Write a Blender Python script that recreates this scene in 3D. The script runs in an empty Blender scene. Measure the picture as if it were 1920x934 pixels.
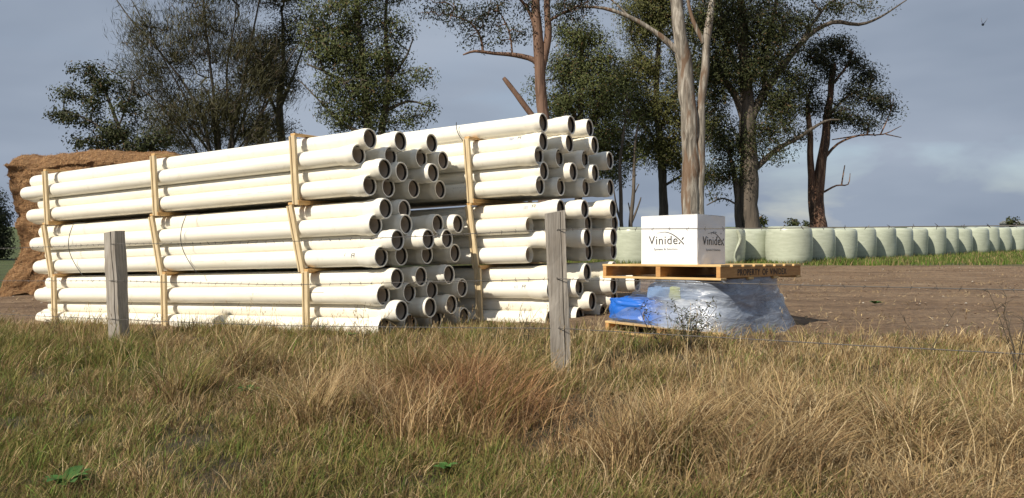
import bpy, bmesh, math, random
import numpy as np
from mathutils import Matrix, Vector, noise

random.seed(7)
RNG = np.random.default_rng(11)
scene = bpy.context.scene
COL = scene.collection

# ------------------------------------------------------------------ camera
F = 1447.0 / 1920.0                      # focal length / frame width
PITCH = math.atan((467 - 425) / 1447.0)
EYE = 1.40
cam_d = bpy.data.cameras.new('camera')
cam_d.sensor_width = 36.0
cam_d.lens = 36.0 * F
cam_d.clip_start = 0.05
cam_d.clip_end = 12000
cam = bpy.data.objects.new('camera', cam_d)
COL.objects.link(cam)
cam.location = (0, 0, EYE)
cam.rotation_euler = (math.pi / 2 - PITCH, 0, 0)
scene.camera = cam

# ------------------------------------------------------------------ sky, sun, exposure
SUN_AZ = math.radians(47)                # sun stands behind the camera, to the left
SUN_EL = math.radians(40)
world = bpy.data.worlds.new('World')
scene.world = world
world.use_nodes = True
wn, wl = world.node_tree.nodes, world.node_tree.links
wn.clear()
w_out = wn.new('ShaderNodeOutputWorld')
w_bg = wn.new('ShaderNodeBackground')
w_bg.inputs['Strength'].default_value = 0.10
sky = wn.new('ShaderNodeTexSky')
sky.sky_type = 'NISHITA'
sky.sun_disc = False
sky.sun_elevation = SUN_EL
sky.sun_rotation = math.pi + SUN_AZ
sky.air_density = 1.2
sky.dust_density = 0.3
sky.ozone_density = 4.0
w_tc = wn.new('ShaderNodeTexCoord')
w_map = wn.new('ShaderNodeMapping')
w_map.inputs['Scale'].default_value = (1.0, 1.0, 3.2)
wl.new(w_tc.outputs['Generated'], w_map.inputs['Vector'])
def wnoise(scale, detail, rough, dist=0.0):
    n = wn.new('ShaderNodeTexNoise')
    n.inputs['Scale'].default_value = scale
    n.inputs['Detail'].default_value = detail
    n.inputs['Roughness'].default_value = rough
    n.inputs['Distortion'].default_value = dist
    wl.new(w_map.outputs['Vector'], n.inputs['Vector'])
    return n
n1 = wnoise(2.1, 4, 0.5, 0.3)
n2 = wnoise(4.2, 5, 0.5, 0.4)
r1 = wn.new('ShaderNodeValToRGB')        # cloud tone
r1.color_ramp.elements[0].position = 0.32
r1.color_ramp.elements[0].color = (2.10, 2.54, 3.28, 1)
r1.color_ramp.elements[1].position = 0.68
r1.color_ramp.elements[1].color = (3.25, 3.74, 4.52, 1)
wl.new(n1.outputs['Fac'], r1.inputs['Fac'])
r2 = wn.new('ShaderNodeValToRGB')        # where the cloud deck is thin the sky shows
r2.color_ramp.elements[0].position = 0.53
r2.color_ramp.elements[0].color = (0, 0, 0, 1)
r2.color_ramp.elements[1].position = 0.72
r2.color_ramp.elements[1].color = (0.5, 0.5, 0.5, 1)
wl.new(n2.outputs['Fac'], r2.inputs['Fac'])
w_sep = wn.new('ShaderNodeSeparateXYZ')
wl.new(w_tc.outputs['Generated'], w_sep.inputs['Vector'])
w_lo = wn.new('ShaderNodeMapRange')      # breaks open only low over the horizon
w_lo.inputs['From Min'].default_value = 0.02
w_lo.inputs['From Max'].default_value = 0.20
w_lo.inputs['To Min'].default_value = 1.0
w_lo.inputs['To Max'].default_value = 0.12
wl.new(w_sep.outputs['Z'], w_lo.inputs['Value'])
w_mul = wn.new('ShaderNodeMath')
w_mul.operation = 'MULTIPLY'
wl.new(r2.outputs['Color'], w_mul.inputs[0])
wl.new(w_lo.outputs['Result'], w_mul.inputs[1])
w_mix = wn.new('ShaderNodeMix')
w_mix.data_type = 'RGBA'
wl.new(w_mul.outputs['Value'], w_mix.inputs['Factor'])
wl.new(r1.outputs['Color'], w_mix.inputs['A'])
wl.new(sky.outputs['Color'], w_mix.inputs['B'])
wl.new(w_mix.outputs['Result'], w_bg.inputs['Color'])
wl.new(w_bg.outputs['Background'], w_out.inputs['Surface'])

sun_d = bpy.data.lights.new('sun', 'SUN')
sun_d.energy = 5.0
sun_d.angle = math.radians(0.53)
sun_d.color = (1.0, 0.91, 0.77)
sun = bpy.data.objects.new('sun', sun_d)
COL.objects.link(sun)
SUN_DIR = Vector((math.sin(SUN_AZ) * math.cos(SUN_EL), math.cos(SUN_AZ) * math.cos(SUN_EL), -math.sin(SUN_EL)))
sun.rotation_euler = SUN_DIR.to_track_quat('-Z', 'Y').to_euler()
sun.location = (-10, -15, 20)

scene.view_settings.view_transform = 'Standard'
scene.view_settings.look = 'None'
scene.view_settings.exposure = 0.30
scene.view_settings.gamma = 1.0
scene.view_settings.use_curve_mapping = False
scene.render.engine = 'CYCLES'
scene.cycles.max_bounces = 8
scene.cycles.transparent_max_bounces = 16

# ------------------------------------------------------------------ helpers
def at(px, py, Y):
    """point of the place seen at photo pixel (px, py), Y metres ahead"""
    fx = (px - 960) / 1447.0
    uy = (467 - py) / 1447.0
    d = Vector((fx, math.cos(PITCH) + uy * math.sin(PITCH), -math.sin(PITCH) + uy * math.cos(PITCH)))
    return Vector((0, 0, EYE)) + d * (Y / d.y)

def ground_z(x, y):
    x = np.asarray(x, dtype=float); y = np.asarray(y, dtype=float)
    t = np.clip(x, -11.0, 2.6)
    z = 0.10 + 0.040 * t
    z = z - 0.004 * np.clip(y - 10, 0, 18)
    far = np.clip((np.hypot(x, y) - 40) / 60, 0, 1)
    return z * (1 - far) + 0.1 * far
def gz(x, y): return float(ground_z(x, y))

def mesh_np(name, verts, faces, smooth=False, col=None):
    """mesh from numpy arrays; faces is (n, k)"""
    me = bpy.data.meshes.new(name)
    verts = np.asarray(verts, dtype=np.float32); faces = np.asarray(faces, dtype=np.int32)
    n, k = faces.shape
    me.vertices.add(len(verts)); me.vertices.foreach_set('co', verts.ravel())
    me.loops.add(n * k); me.loops.foreach_set('vertex_index', faces.ravel())
    me.polygons.add(n)
    me.polygons.foreach_set('loop_start', np.arange(0, n * k, k, dtype=np.int32))
    me.polygons.foreach_set('use_smooth', np.full(n, smooth))
    me.update(calc_edges=True)
    if col is not None:
        a = me.color_attributes.new('tint', 'FLOAT_COLOR', 'POINT')
        c = np.ones((len(verts), 4), dtype=np.float32); c[:, :3] = col
        a.data.foreach_set('color', c.ravel())
    return me

def new_obj(name, me, mat=None, parent=None):
    o = bpy.data.objects.new(name, me)
    COL.objects.link(o)
    if mat is not None and me is not None and not me.materials:
        me.materials.append(mat)
    if parent is not None:
        o.parent = parent
    return o

def from_bm(name, bm, mat=None, parent=None, smooth=None):
    me = bpy.data.meshes.new(name)
    bmesh.ops.recalc_face_normals(bm, faces=bm.faces)
    bm.to_mesh(me); bm.free()
    if smooth is not None:
        for p in me.polygons: p.use_smooth = True
        me.set_sharp_from_angle(angle=math.radians(smooth))
    return new_obj(name, me, mat, parent)

def tag(o, label, cat, group=None, kind=None):
    o['label'] = label; o['category'] = cat
    if group: o['group'] = group
    if kind: o['kind'] = kind
    return o

def empty(name, loc=(0, 0, 0), mat=None):
    o = bpy.data.objects.new(name, None)
    COL.objects.link(o)
    o.empty_display_size = 0.1
    if mat is not None: o.matrix_world = mat
    else: o.location = loc
    return o

def add_box(bm, c, s, R=None, bevel=0.0):
    c = Vector(c); vs = []
    for dx in (-1, 1):
        for dy in (-1, 1):
            for dz in (-1, 1):
                v = Vector((dx * s[0] / 2, dy * s[1] / 2, dz * s[2] / 2))
                vs.append(bm.verts.new((R @ v if R is not None else v) + c))
    fs = [bm.faces.new([vs[i] for i in q]) for q in ((0, 1, 3, 2), (4, 6, 7, 5), (0, 4, 5, 1), (2, 3, 7, 6), (0, 2, 6, 4), (1, 5, 7, 3))]
    if bevel:
        es = {e for f in fs for e in f.edges}
        bmesh.ops.bevel(bm, geom=list(es), offset=bevel, segments=1, affect='EDGES')

def tube_arrays(pts, rads, sides=8, cap=True):
    """tube along points -> verts, quads"""
    pts = [Vector(p) for p in pts]; n = len(pts)
    V = []; Q = []
    ref = Vector((0.31, 0.87, 0.21))
    for i, p in enumerate(pts):
        t = (pts[min(i + 1, n - 1)] - pts[max(i - 1, 0)]).normalized()
        a = t.cross(ref)
        if a.length < 1e-4: a = t.cross(Vector((1, 0, 0)))
        a.normalize(); b = t.cross(a)
        for k in range(sides):
            th = 2 * math.pi * k / sides
            V.append(p + (a * math.cos(th) + b * math.sin(th)) * rads[i])
    for i in range(n - 1):
        for k in range(sides):
            k2 = (k + 1) % sides
            Q.append((i * sides + k, i * sides + k2, (i + 1) * sides + k2, (i + 1) * sides + k))
    return V, Q

def tube_obj(name, pts, r, mat, parent=None, sides=6):
    rads = [r] * len(pts) if not hasattr(r, '__len__') else r
    V, Q = tube_arrays(pts, rads, sides)
    return new_obj(name, mesh_np(name, np.array([tuple(v) for v in V]), np.array(Q), True), mat, parent)

# ------------------------------------------------------------------ materials
class NT:
    def __init__(self, name):
        self.m = bpy.data.materials.new(name); self.m.use_nodes = True
        self.n = self.m.node_tree.nodes; self.l = self.m.node_tree.links
        self.b = self.n['Principled BSDF']
        self.out = self.n['Material Output']
    def node(self, t, **kw):
        x = self.n.new(t)
        for k, v in kw.items():
            if k in x.inputs: x.inputs[k].default_value = v
            else: setattr(x, k, v)
        return x
    def coord(self, kind='Object', scale=(1, 1, 1)):
        tc = self.node('ShaderNodeTexCoord'); mp = self.node('ShaderNodeMapping')
        mp.inputs['Scale'].default_value = scale
        self.l.new(tc.outputs[kind], mp.inputs['Vector'])
        return mp.outputs['Vector']
    def wpos(self, scale=(1, 1, 1)):
        g = self.node('ShaderNodeNewGeometry'); mp = self.node('ShaderNodeMapping')
        mp.inputs['Scale'].default_value = scale
        self.l.new(g.outputs['Position'], mp.inputs['Vector'])
        return mp.outputs['Vector']
    def noise(self, vec, scale, detail=4, rough=0.55, dist=0.0):
        x = self.node('ShaderNodeTexNoise', Scale=scale, Detail=detail, Roughness=rough, Distortion=dist)
        self.l.new(vec, x.inputs['Vector'])
        return x.outputs['Fac']
    def ramp(self, fac, stops):
        r = self.node('ShaderNodeValToRGB')
        e = r.color_ramp.elements
        while len(e) < len(stops): e.new(0.5)
        for i, (p, c) in enumerate(stops):
            e[i].position = p; e[i].color = (*c, 1) if len(c) == 3 else c
        self.l.new(fac, r.inputs['Fac'])
        return r.outputs['Color']
    def mix(self, fac, a, b, mode='MIX'):
        x = self.node('ShaderNodeMix', data_type='RGBA', blend_type=mode)
        for s, v in (('Factor', fac), ('A', a), ('B', b)):
            if isinstance(v, (int, float)): x.inputs[s].default_value = v
            elif isinstance(v, tuple): x.inputs[s].default_value = (*v, 1)
            else: self.l.new(v, x.inputs[s])
        return x.outputs['Result']
    def bump(self, height, strength=0.3, dist=0.02):
        x = self.node('ShaderNodeBump', Strength=strength, Distance=dist)
        self.l.new(height, x.inputs['Height']); self.l.new(x.outputs['Normal'], self.b.inputs['Normal'])
    def set(self, **kw):
        for k, v in kw.items():
            k = k.replace('_', ' ')
            if hasattr(v, 'is_linked') or hasattr(v, 'links'): self.l.new(v, self.b.inputs[k])
            else: self.b.inputs[k].default_value = (*v, 1) if isinstance(v, tuple) and len(v) == 3 else v
        return self.m

def m_plain(name, c, rough=0.6, **kw):
    t = NT(name); return t.set(Base_Color=c, Roughness=rough, **kw)

def m_pvc():
    t = NT('pvc'); v = t.coord('Object')
    info = t.node('ShaderNodeObjectInfo')
    a = t.noise(t.coord('Object', (0.6, 6, 6)), 2.2, 5, 0.6)
    c = t.ramp(a, [(0.3, (0.76, 0.725, 0.63)), (0.62, (0.83, 0.805, 0.73)), (0.8, (0.85, 0.83, 0.77))])
    d = t.noise(v, 9, 6, 0.7)
    dirt = t.ramp(d, [(0.56, (0, 0, 0)), (0.78, (0.40, 0.40, 0.40))])
    tint = t.ramp(info.outputs['Random'], [(0.0, (0.93, 0.92, 0.88)), (0.5, (1.0, 1.0, 1.0)), (1.0, (0.99, 0.96, 0.90))])
    c = t.mix(1.0, c, tint, 'MULTIPLY')
    c = t.mix(dirt, c, (0.42, 0.36, 0.25))
    t.bump(t.noise(t.coord('Object', (0.5, 8, 8)), 3, 3), 0.08, 0.01)
    return t.set(Base_Color=c, Roughness=0.38)
M_PVC = m_pvc()
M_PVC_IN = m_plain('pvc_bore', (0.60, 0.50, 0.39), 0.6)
M_RUBBER = m_plain('rubber', (0.012, 0.011, 0.010), 0.55)
M_INK = m_plain('ink', (0.05, 0.055, 0.07), 0.6)
M_INK_BLUE = m_plain('ink_blue', (0.16, 0.20, 0.32), 0.6)
M_BLACK = m_plain('black_ink', (0.010, 0.010, 0.012), 0.6)
M_STRAP = m_plain('strap', (0.02, 0.02, 0.022), 0.5)

def m_timber(name, c1, c2, c3, scale=(1, 14, 14)):
    t = NT(name)
    a = t.noise(t.coord('Object', scale), 3.0, 6, 0.65, 0.6)
    c = t.ramp(a, [(0.28, c1), (0.5, c2), (0.75, c3)])
    s = t.noise(t.coord('Object'), 1.6, 3)
    c = t.mix(t.ramp(s, [(0.45, (0, 0, 0)), (0.75, (0.45, 0.45, 0.45))]), c, tuple(x * 0.55 for x in c1))
    t.bump(a, 0.3, 0.006)
    return t.set(Base_Color=c, Roughness=0.75)
M_PINE = m_timber('pine', (0.44, 0.33, 0.18), (0.57, 0.45, 0.27), (0.66, 0.55, 0.36), (14, 14, 1))
M_PINE_X = m_timber('pine_bearer', (0.40, 0.22, 0.08), (0.55, 0.34, 0.14), (0.64, 0.43, 0.20), (14, 1, 14))
M_PALLET = m_timber('pallet_wood', (0.36, 0.165, 0.05), (0.48, 0.25, 0.085), (0.56, 0.33, 0.13), (1.5, 1.5, 14))
M_PALLET_TOP = m_timber('pallet_deck', (0.46, 0.28, 0.11), (0.58, 0.39, 0.17), (0.68, 0.50, 0.25), (1, 8, 8))

def m_post():
    t = NT('weathered_post')
    a = t.noise(t.coord('Object', (22, 22, 0.9)), 2.5, 8, 0.7, 0.4)
    c = t.ramp(a, [(0.25, (0.09, 0.08, 0.07)), (0.42, (0.24, 0.215, 0.185)), (0.62, (0.36, 0.33, 0.29)), (0.8, (0.46, 0.43, 0.38))])
    b = t.noise(t.coord('Object', (2, 2, 1)), 2, 4)
    c = t.mix(t.ramp(b, [(0.5, (0, 0, 0)), (0.75, (0.5, 0.5, 0.5))]), c, (0.20, 0.155, 0.11))
    t.bump(a, 0.7, 0.012)
    return t.set(Base_Color=c, Roughness=0.9)
M_POST = m_post()
M_WIRE = m_plain('wire', (0.10, 0.092, 0.085), 0.6, Metallic=0.3)

def m_tint(name, rough=0.65, trans=0.0, spec=0.3):
    t = NT(name)
    a = t.node('ShaderNodeVertexColor', layer_name='tint')
    t.set(Base_Color=a.outputs['Color'], Roughness=rough)
    t.b.inputs['Specular IOR Level'].default_value = spec
    if trans:
        tr = t.node('ShaderNodeBsdfTranslucent'); mx = t.node('ShaderNodeMixShader')
        mx.inputs['Fac'].default_value = trans
        t.l.new(a.outputs['Color'], tr.inputs['Color'])
        t.l.new(t.b.outputs['BSDF'], mx.inputs[1]); t.l.new(tr.outputs['BSDF'], mx.inputs[2])
        t.l.new(mx.outputs['Shader'], t.out.inputs['Surface'])
    return t.m
M_GRASS = m_tint('grass_blades', 0.7, 0.28, 0.2)
M_LEAF = m_tint('leaves', 0.65, 0.12, 0.2)
M_STRAW = m_tint('straw', 0.85, 0.0, 0.15)
M_STONE = m_tint('stones', 0.9, 0.0, 0.2)

def m_bark(name, stops, scale=(5, 5, 0.7), patch=None):
    t = NT(name)
    a = t.noise(t.wpos(scale), 1.6, 6, 0.62, 0.8)
    c = t.ramp(a, stops)
    if patch:
        b = t.noise(t.wpos((2.2, 2.2, 0.35)), 1.4, 4, 0.5, 1.0)
        c = t.mix(t.ramp(b, [(0.52, (0, 0, 0)), (0.60, (0.85, 0.85, 0.85))]), c, patch)
    t.bump(a, 0.6, 0.05)
    return t.set(Base_Color=c, Roughness=0.85)
M_BARK_PALE = m_bark('bark_pale_gum', [(0.32, (0.075, 0.064, 0.052)), (0.48, (0.19, 0.168, 0.14)), (0.66, (0.40, 0.37, 0.32))], patch=(0.13, 0.075, 0.042))
M_BARK_RED = m_bark('bark_red', [(0.3, (0.065, 0.035, 0.023)), (0.5, (0.14, 0.080, 0.052)), (0.72, (0.21, 0.13, 0.092))])
M_BARK_GREY = m_bark('bark_grey', [(0.3, (0.045, 0.038, 0.031)), (0.5, (0.095, 0.077, 0.060)), (0.72, (0.16, 0.13, 0.10))])
M_BARK_DARK = m_bark('bark_dark', [(0.3, (0.035, 0.029, 0.024)), (0.5, (0.070, 0.058, 0.047)), (0.72, (0.12, 0.10, 0.085))])
M_BARK_RUST = m_bark('bark_rust', [(0.32, (0.035, 0.020, 0.014)), (0.48, (0.10, 0.048, 0.028)), (0.66, (0.30, 0.19, 0.125))], patch=(0.04, 0.025, 0.018))

def m_film():
    t = NT('stretch_film')
    p = t.coord('Object')
    a = t.noise(t.coord('Object', (1.0, 1.0, 5.0)), 4.0, 7, 0.62, 1.8)
    b = t.noise(p, 2.6, 4, 0.55)
    # more layers of film at the near corner and the right, a single layer low at the left
    sx = t.node('ShaderNodeSeparateXYZ'); t.l.new(p, sx.inputs['Vector'])
    mr = t.node('ShaderNodeMapRange'); t.l.new(sx.outputs['X'], mr.inputs['Value'])
    mr.inputs['From Min'].default_value = 0.45; mr.inputs['From Max'].default_value = 0.95
    mr.inputs['To Min'].default_value = 0.24; mr.inputs['To Max'].default_value = -0.27
    ad = t.node('ShaderNodeMath', operation='ADD'); t.l.new(b, ad.inputs[0]); t.l.new(mr.outputs['Result'], ad.inputs[1])
    alpha = t.ramp(ad.outputs['Value'], [(0.30, (0.14, 0.14, 0.14)), (0.46, (0.34, 0.34, 0.34)), (0.60, (0.54, 0.54, 0.54)), (0.78, (0.74, 0.74, 0.74))])
    t.bump(a, 0.55, 0.03)
    c = t.ramp(a, [(0.3, (0.24, 0.28, 0.37)), (0.55, (0.36, 0.41, 0.50)), (0.75, (0.62, 0.66, 0.72))])
    t.set(Base_Color=c, Roughness=0.14, Alpha=alpha)
    t.b.inputs['Specular IOR Level'].default_value = 0.9
    return t.m
M_FILM = m_film()
M_BLUE = m_plain('blue_plastic', (0.015, 0.12, 0.50), 0.4)
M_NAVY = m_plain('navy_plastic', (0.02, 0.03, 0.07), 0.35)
M_SACK = m_plain('white_sack', (0.62, 0.64, 0.66), 0.6)
M_SACK_B = m_plain('pale_blue_sack', (0.16, 0.27, 0.48), 0.5)
M_LIME = m_plain('lime_pack', (0.48, 0.52, 0.20), 0.5)

def m_bale():
    t = NT('silage_wrap')
    a = t.noise(t.coord('Object', (1, 1, 5)), 3.0, 5, 0.6, 0.5)
    c = t.ramp(a, [(0.3, (0.36, 0.39, 0.305)), (0.55, (0.42, 0.455, 0.36)), (0.8, (0.48, 0.51, 0.42))])
    w = t.noise(t.coord('Object', (1, 1, 12)), 2.5, 4, 0.6, 0.3)
    t.bump(w, 0.07, 0.03)
    return t.set(Base_Color=c, Roughness=0.27)
M_BALE = m_bale()

def m_hay():
    t = NT('old_hay')
    a = t.noise(t.coord('Object', (1, 1, 2.2)), 7, 8, 0.72, 0.6)
    c = t.ramp(a, [(0.25, (0.12, 0.058, 0.026)), (0.42, (0.24, 0.128, 0.058)), (0.60, (0.34, 0.20, 0.095)), (0.8, (0.44, 0.28, 0.15))])
    t.bump(a, 1.0, 0.12)
    return t.set(Base_Color=c, Roughness=0.95)
M_HAY = m_hay()

def m_carton():
    t = NT('carton')
    a = t.noise(t.coord('Object'), 5, 4)
    c = t.ramp(a, [(0.3, (0.74, 0.745, 0.75)), (0.7, (0.81, 0.81, 0.80))])
    t.bump(t.noise(t.coord('Object', (1, 1, 1)), 6, 3), 0.10, 0.03)
    return t.set(Base_Color=c, Roughness=0.55)
M_CARTON = m_carton()

def m_ground():
    t = NT('ground')
    a = t.node('ShaderNodeVertexColor', layer_name='tint')   # r grass verge, g green field, rest bare soil
    sep = t.node('ShaderNodeSeparateColor'); t.l.new(a.outputs['Color'], sep.inputs['Color'])
    p = t.wpos()
    n1 = t.noise(t.wpos((0.35, 1.5, 1)), 1.3, 9, 0.70, 0.4)
    n2 = t.noise(t.wpos((0.7, 1.0, 1)), 13, 8, 0.78)
    soil = t.ramp(n1, [(0.30, (0.135, 0.083, 0.047)), (0.44, (0.225, 0.145, 0.084)), (0.58, (0.30, 0.204, 0.122)), (0.72, (0.41, 0.30, 0.19))])
    soil = t.mix(0.9, soil, t.ramp(n2, [(0.3, (0.45, 0.42, 0.40)), (0.5, (0.95, 0.95, 0.95)), (0.75, (1.5, 1.45, 1.4))]), 'MULTIPLY')
    thatch = t.ramp(t.noise(p, 6, 6, 0.7), [(0.3, (0.045, 0.036, 0.018)), (0.55, (0.095, 0.075, 0.040)), (0.8, (0.15, 0.12, 0.065))])
    green = t.ramp(t.noise(p, 1.5, 6, 0.7), [(0.3, (0.055, 0.060, 0.020)), (0.55, (0.075, 0.105, 0.028)), (0.8, (0.16, 0.14, 0.07))])
    c = t.mix(sep.outputs['Green'], soil, green)
    c = t.mix(sep.outputs['Red'], c, thatch)
    t.bump(t.noise(p, 12, 9, 0.8), 1.0, 0.12)
    return t.set(Base_Color=c, Roughness=0.95)
M_GROUND = m_ground()

# ------------------------------------------------------------------ ground
POST = np.array([0.42, 6.55]); FN = np.array([-0.531, -0.848])   # a fence post; fence normal towards the road
def fence_s(x, y): return (x - POST[0]) * FN[0] + (y - POST[1]) * FN[1]
def soil_line(x): return 8.0 + 0.45 * np.maximum(0, 2 - x) + 1.2 * np.exp(-((x + 0.2) / 1.3) ** 2)

def spread(a, b, step, far):
    core = list(np.arange(a, b + 1e-6, step))
    lo, hi = [], []
    s = step; v = a
    while v > -far: s *= 1.35; v -= s; lo.append(v)
    s = step; v = b
    while v < far: s *= 1.35; v += s; hi.append(v)
    return np.array(lo[::-1] + core + hi)
xs = spread(-12, 15, 0.16, 5000); ys = spread(2, 27, 0.16, 5000)
GX, GY = np.meshgrid(xs, ys)
GZ = ground_z(GX, GY)
bump = np.zeros_like(GZ)
for j in range(GX.shape[0]):
    for i in range(GX.shape[1]):
        x, y = GX[j, i], GY[j, i]
        if -16 < x < 20 and -2 < y < 45:
            bump[j, i] = 0.035 * noise.noise((x * 0.8, y * 1.3, 3.1)) + 0.022 * noise.noise((x * 2.7, y * 3.3, 7.7))
            if y > 8 + 0.45 * max(0, 2 - x):         # wheel ruts in the bare soil
                bump[j, i] += 0.035 * noise.noise((x * 0.22, y * 1.9, 1.0)) + 0.03 * noise.noise((x * 0.9, y * 2.9, 4.0))
GZ = GZ + bump
edge = np.vectorize(lambda x, y: noise.noise((x * 0.9, y * 0.9, 5.0)) if abs(x) < 60 and abs(y) < 80 else 0.0)(GX, GY)
verge = np.clip((soil_line(GX) - GY + 0.5 * edge) / 0.5, 0, 1)
field = np.clip((GY - 24.2 - 0.8 * edge) / 1.2, 0, 1)
lefts = np.clip((-GX - 13 + edge) / 1.0, 0, 1); field = np.maximum(field, lefts)
GC = np.stack([verge, field, np.zeros_like(verge)], -1).reshape(-1, 3)
nx, ny = len(xs), len(ys)
idx = np.arange(nx * ny).reshape(ny, nx)
gf = np.stack([idx[:-1, :-1], idx[:-1, 1:], idx[1:, 1:], idx[1:, :-1]], -1).reshape(-1, 4)
ground = new_obj('ground', mesh_np('ground', np.stack([GX, GY, GZ], -1).reshape(-1, 3), gf, True, GC), M_GROUND)
ground['kind'] = 'structure'

# ------------------------------------------------------------------ pipes
PR = 0.1165; PD = 0.2335; ROW = 0.2025; PLEN = 7.72
U2 = Vector((0.864, -0.503)); W2 = Vector((0.503, 0.864)); SLOPE = 0.0433
U3 = Vector((U2.x, U2.y, SLOPE)).normalized()
W3 = Vector((W2.x, W2.y, 0))
N3 = U3.cross(W3).normalized()
def lathe(name, prof, sides=26, mat=None, sharp=35, closed=False):
    """revolve (x, r) profile about X"""
    V = []; Q = []
    for (x, r) in prof:
        for k in range(sides):
            th = 2 * math.pi * k / sides
            V.append((x, r * math.cos(th), r * math.sin(th)))
    n = len(prof)
    for i in range(n if closed else n - 1):
        i2 = (i + 1) % n
        for k in range(sides):
            k2 = (k + 1) % sides
            Q.append((i * sides + k, i2 * sides + k, i2 * sides + k2, i * sides + k2))
    me = mesh_np(name, V, Q, True)
    bm = bmesh.new(); bm.from_mesh(me); bmesh.ops.recalc_face_normals(bm, faces=bm.faces); bm.to_mesh(me); bm.free()
    for p in me.polygons: p.use_smooth = True
    me.set_sharp_from_angle(angle=math.radians(sharp))
    if mat: me.materials.append(mat)
    return me
def barrel_mesh():
    s = -0.20; e = -PLEN
    me = lathe('barrel', [(s, PR), (e * 0.5, PR), (e + 0.05, PR), (e + 0.004, PR - 0.006), (e, PR - 0.009), (e, PR - 0.012), (e + 0.06, PR - 0.013), (e * 0.5, PR - 0.013), (s, PR - 0.013)], 26, M_PVC, closed=True)
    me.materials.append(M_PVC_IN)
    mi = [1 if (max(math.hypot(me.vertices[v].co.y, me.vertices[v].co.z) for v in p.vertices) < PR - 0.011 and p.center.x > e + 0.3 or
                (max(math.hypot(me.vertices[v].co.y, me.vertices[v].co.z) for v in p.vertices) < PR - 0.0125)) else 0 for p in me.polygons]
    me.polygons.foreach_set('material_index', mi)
    return me
ME_BARREL = barrel_mesh()
ME_SOCKET = lathe('socket', [(-0.30, PR + 0.0015), (-0.225, PR + 0.013), (-0.135, PR + 0.014), (-0.12, PR + 0.021), (-0.055, PR + 0.021), (-0.042, PR + 0.015), (-0.008, PR + 0.016), (0, PR + 0.013), (0, PR + 0.000), (-0.010, PR - 0.003), (-0.050, PR - 0.003), (-0.14, PR - 0.003), (-0.30, PR - 0.011)], 26, M_PVC, closed=True)
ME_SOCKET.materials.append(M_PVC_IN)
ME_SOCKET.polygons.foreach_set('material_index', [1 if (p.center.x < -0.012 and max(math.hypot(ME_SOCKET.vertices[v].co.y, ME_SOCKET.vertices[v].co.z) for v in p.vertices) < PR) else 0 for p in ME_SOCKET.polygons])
ME_SEAL = lathe('seal_ring', [(-0.014, PR - 0.002), (-0.014, PR - 0.006), (-0.024, PR - 0.009), (-0.046, PR - 0.008), (-0.048, PR - 0.002)], 26, M_RUBBER, closed=True)

def pipe_frame(pos, flip, roll):
    x, z = (U3, N3) if not flip else (-U3, N3)
    y = z.cross(x)
    m = Matrix((x, y, z)).transposed().to_4x4()
    m.translation = pos
    return m @ Matrix.Rotation(roll, 4, 'X')
ORD = ['first', 'second', 'third', 'fourth', 'fifth', 'sixth', 'seventh']
def make_pipe(pos, flip, label, group, roll):
    o = empty('pipe', mat=pipe_frame(pos, flip, roll))
    new_obj('barrel', ME_BARREL, None, o); new_obj('socket', ME_SOCKET, None, o); new_obj('seal_ring', ME_SEAL, None, o)
    return tag(o, label, 'pipe', group)

def stack_point(O, a, b, z): return Vector((O[0] + U2.x * a + W2.x * b, O[1] + U2.y * a + W2.y * b, z + SLOPE * a))
O_LEFT = (-2.82, 10.20); O_RIGHT = (-0.567, 10.94)
# per pack: base height of the lowest row at the right frame, and how far each socket of a row reaches past that frame
PACKS = {
    ('left', 'upper'): (1.755, [[1.03, 1.15, 1.32], [0.94, 1.08, 1.23, 1.26], [1.27, 1.17, 1.34], [1.12, 1.04, 1.10, 1.21]]),
    ('left', 'middle'): (0.850, [[1.28, 1.21], [1.21, 1.33, 1.50, 1.51], [1.47, 1.60, 1.57], [1.30, 1.25, 1.32, 1.46]]),
    ('left', 'lower'): (-0.04, [[1.46, 1.48, 1.60], [1.33, 1.38, 1.40, 1.58], [1.53, 1.63, 1.64], [1.35, 1.39, 1.47, 1.61]]),
    ('right', 'upper'): (1.800, [[1.02, 1.19, 1.37], [1.01, 1.09, 1.27, 1.46], [1.03, 1.25, 1.38], [1.03, 1.11, 1.28, 1.47]]),
    ('right', 'middle'): (0.860, [[1.29, 1.43, 1.66], [0.87, 1.11, 1.32, 1.54], [1.28, 1.47, 1.67], [0.87, 1.11, 1.33, 1.52]]),
    ('right', 'lower'): (-0.03, [[1.24, 1.47, 1.68], [1.20, 1.40, 1.72, 1.90], [1.24, 1.55, 1.68], [1.19, 1.41, 1.56, 1.70]]),
}
ROWNAME = ['top', 'second', 'third', 'bottom']
PIPES = {}
for (side, pack), (z0, rows) in PACKS.items():
    O = O_LEFT if side == 'left' else O_RIGHT
    zs = [z0 + PR + (3 - i) * ROW for i in range(4)]
    for i, ends in enumerate(rows):
        off = PD / 2 if i % 2 == 0 else 0
        n = 2 * len(ends) - (0 if i % 2 == 0 else 1)
        for c in range(n):
            b = PR + 0.005 + c * PD + off
            rr = random.random() * 6.28
            if c % 2 == 0:
                a = ends[c // 2]; flip = False
                if side == 'right' and pack == 'middle' and i in (1, 3) and c == 0:
                    flip = True
            else:
                a = ends[c // 2] - random.uniform(0.20, 0.34); flip = True
            if flip:
                pos = stack_point(O, a - PLEN, b, zs[i])
                how = 'plain-ended cream'
            else:
                pos = stack_point(O, a, b, zs[i])
                how = 'socketed cream'
            lab = f'{how} pipe, {ORD[c]} from front in {ROWNAME[i]} row of {pack} pack, {side} stack'
            PIPES[(side, pack, i, c)] = make_pipe(pos, flip, lab, f'pipes in the {side} stack', rr)
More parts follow.
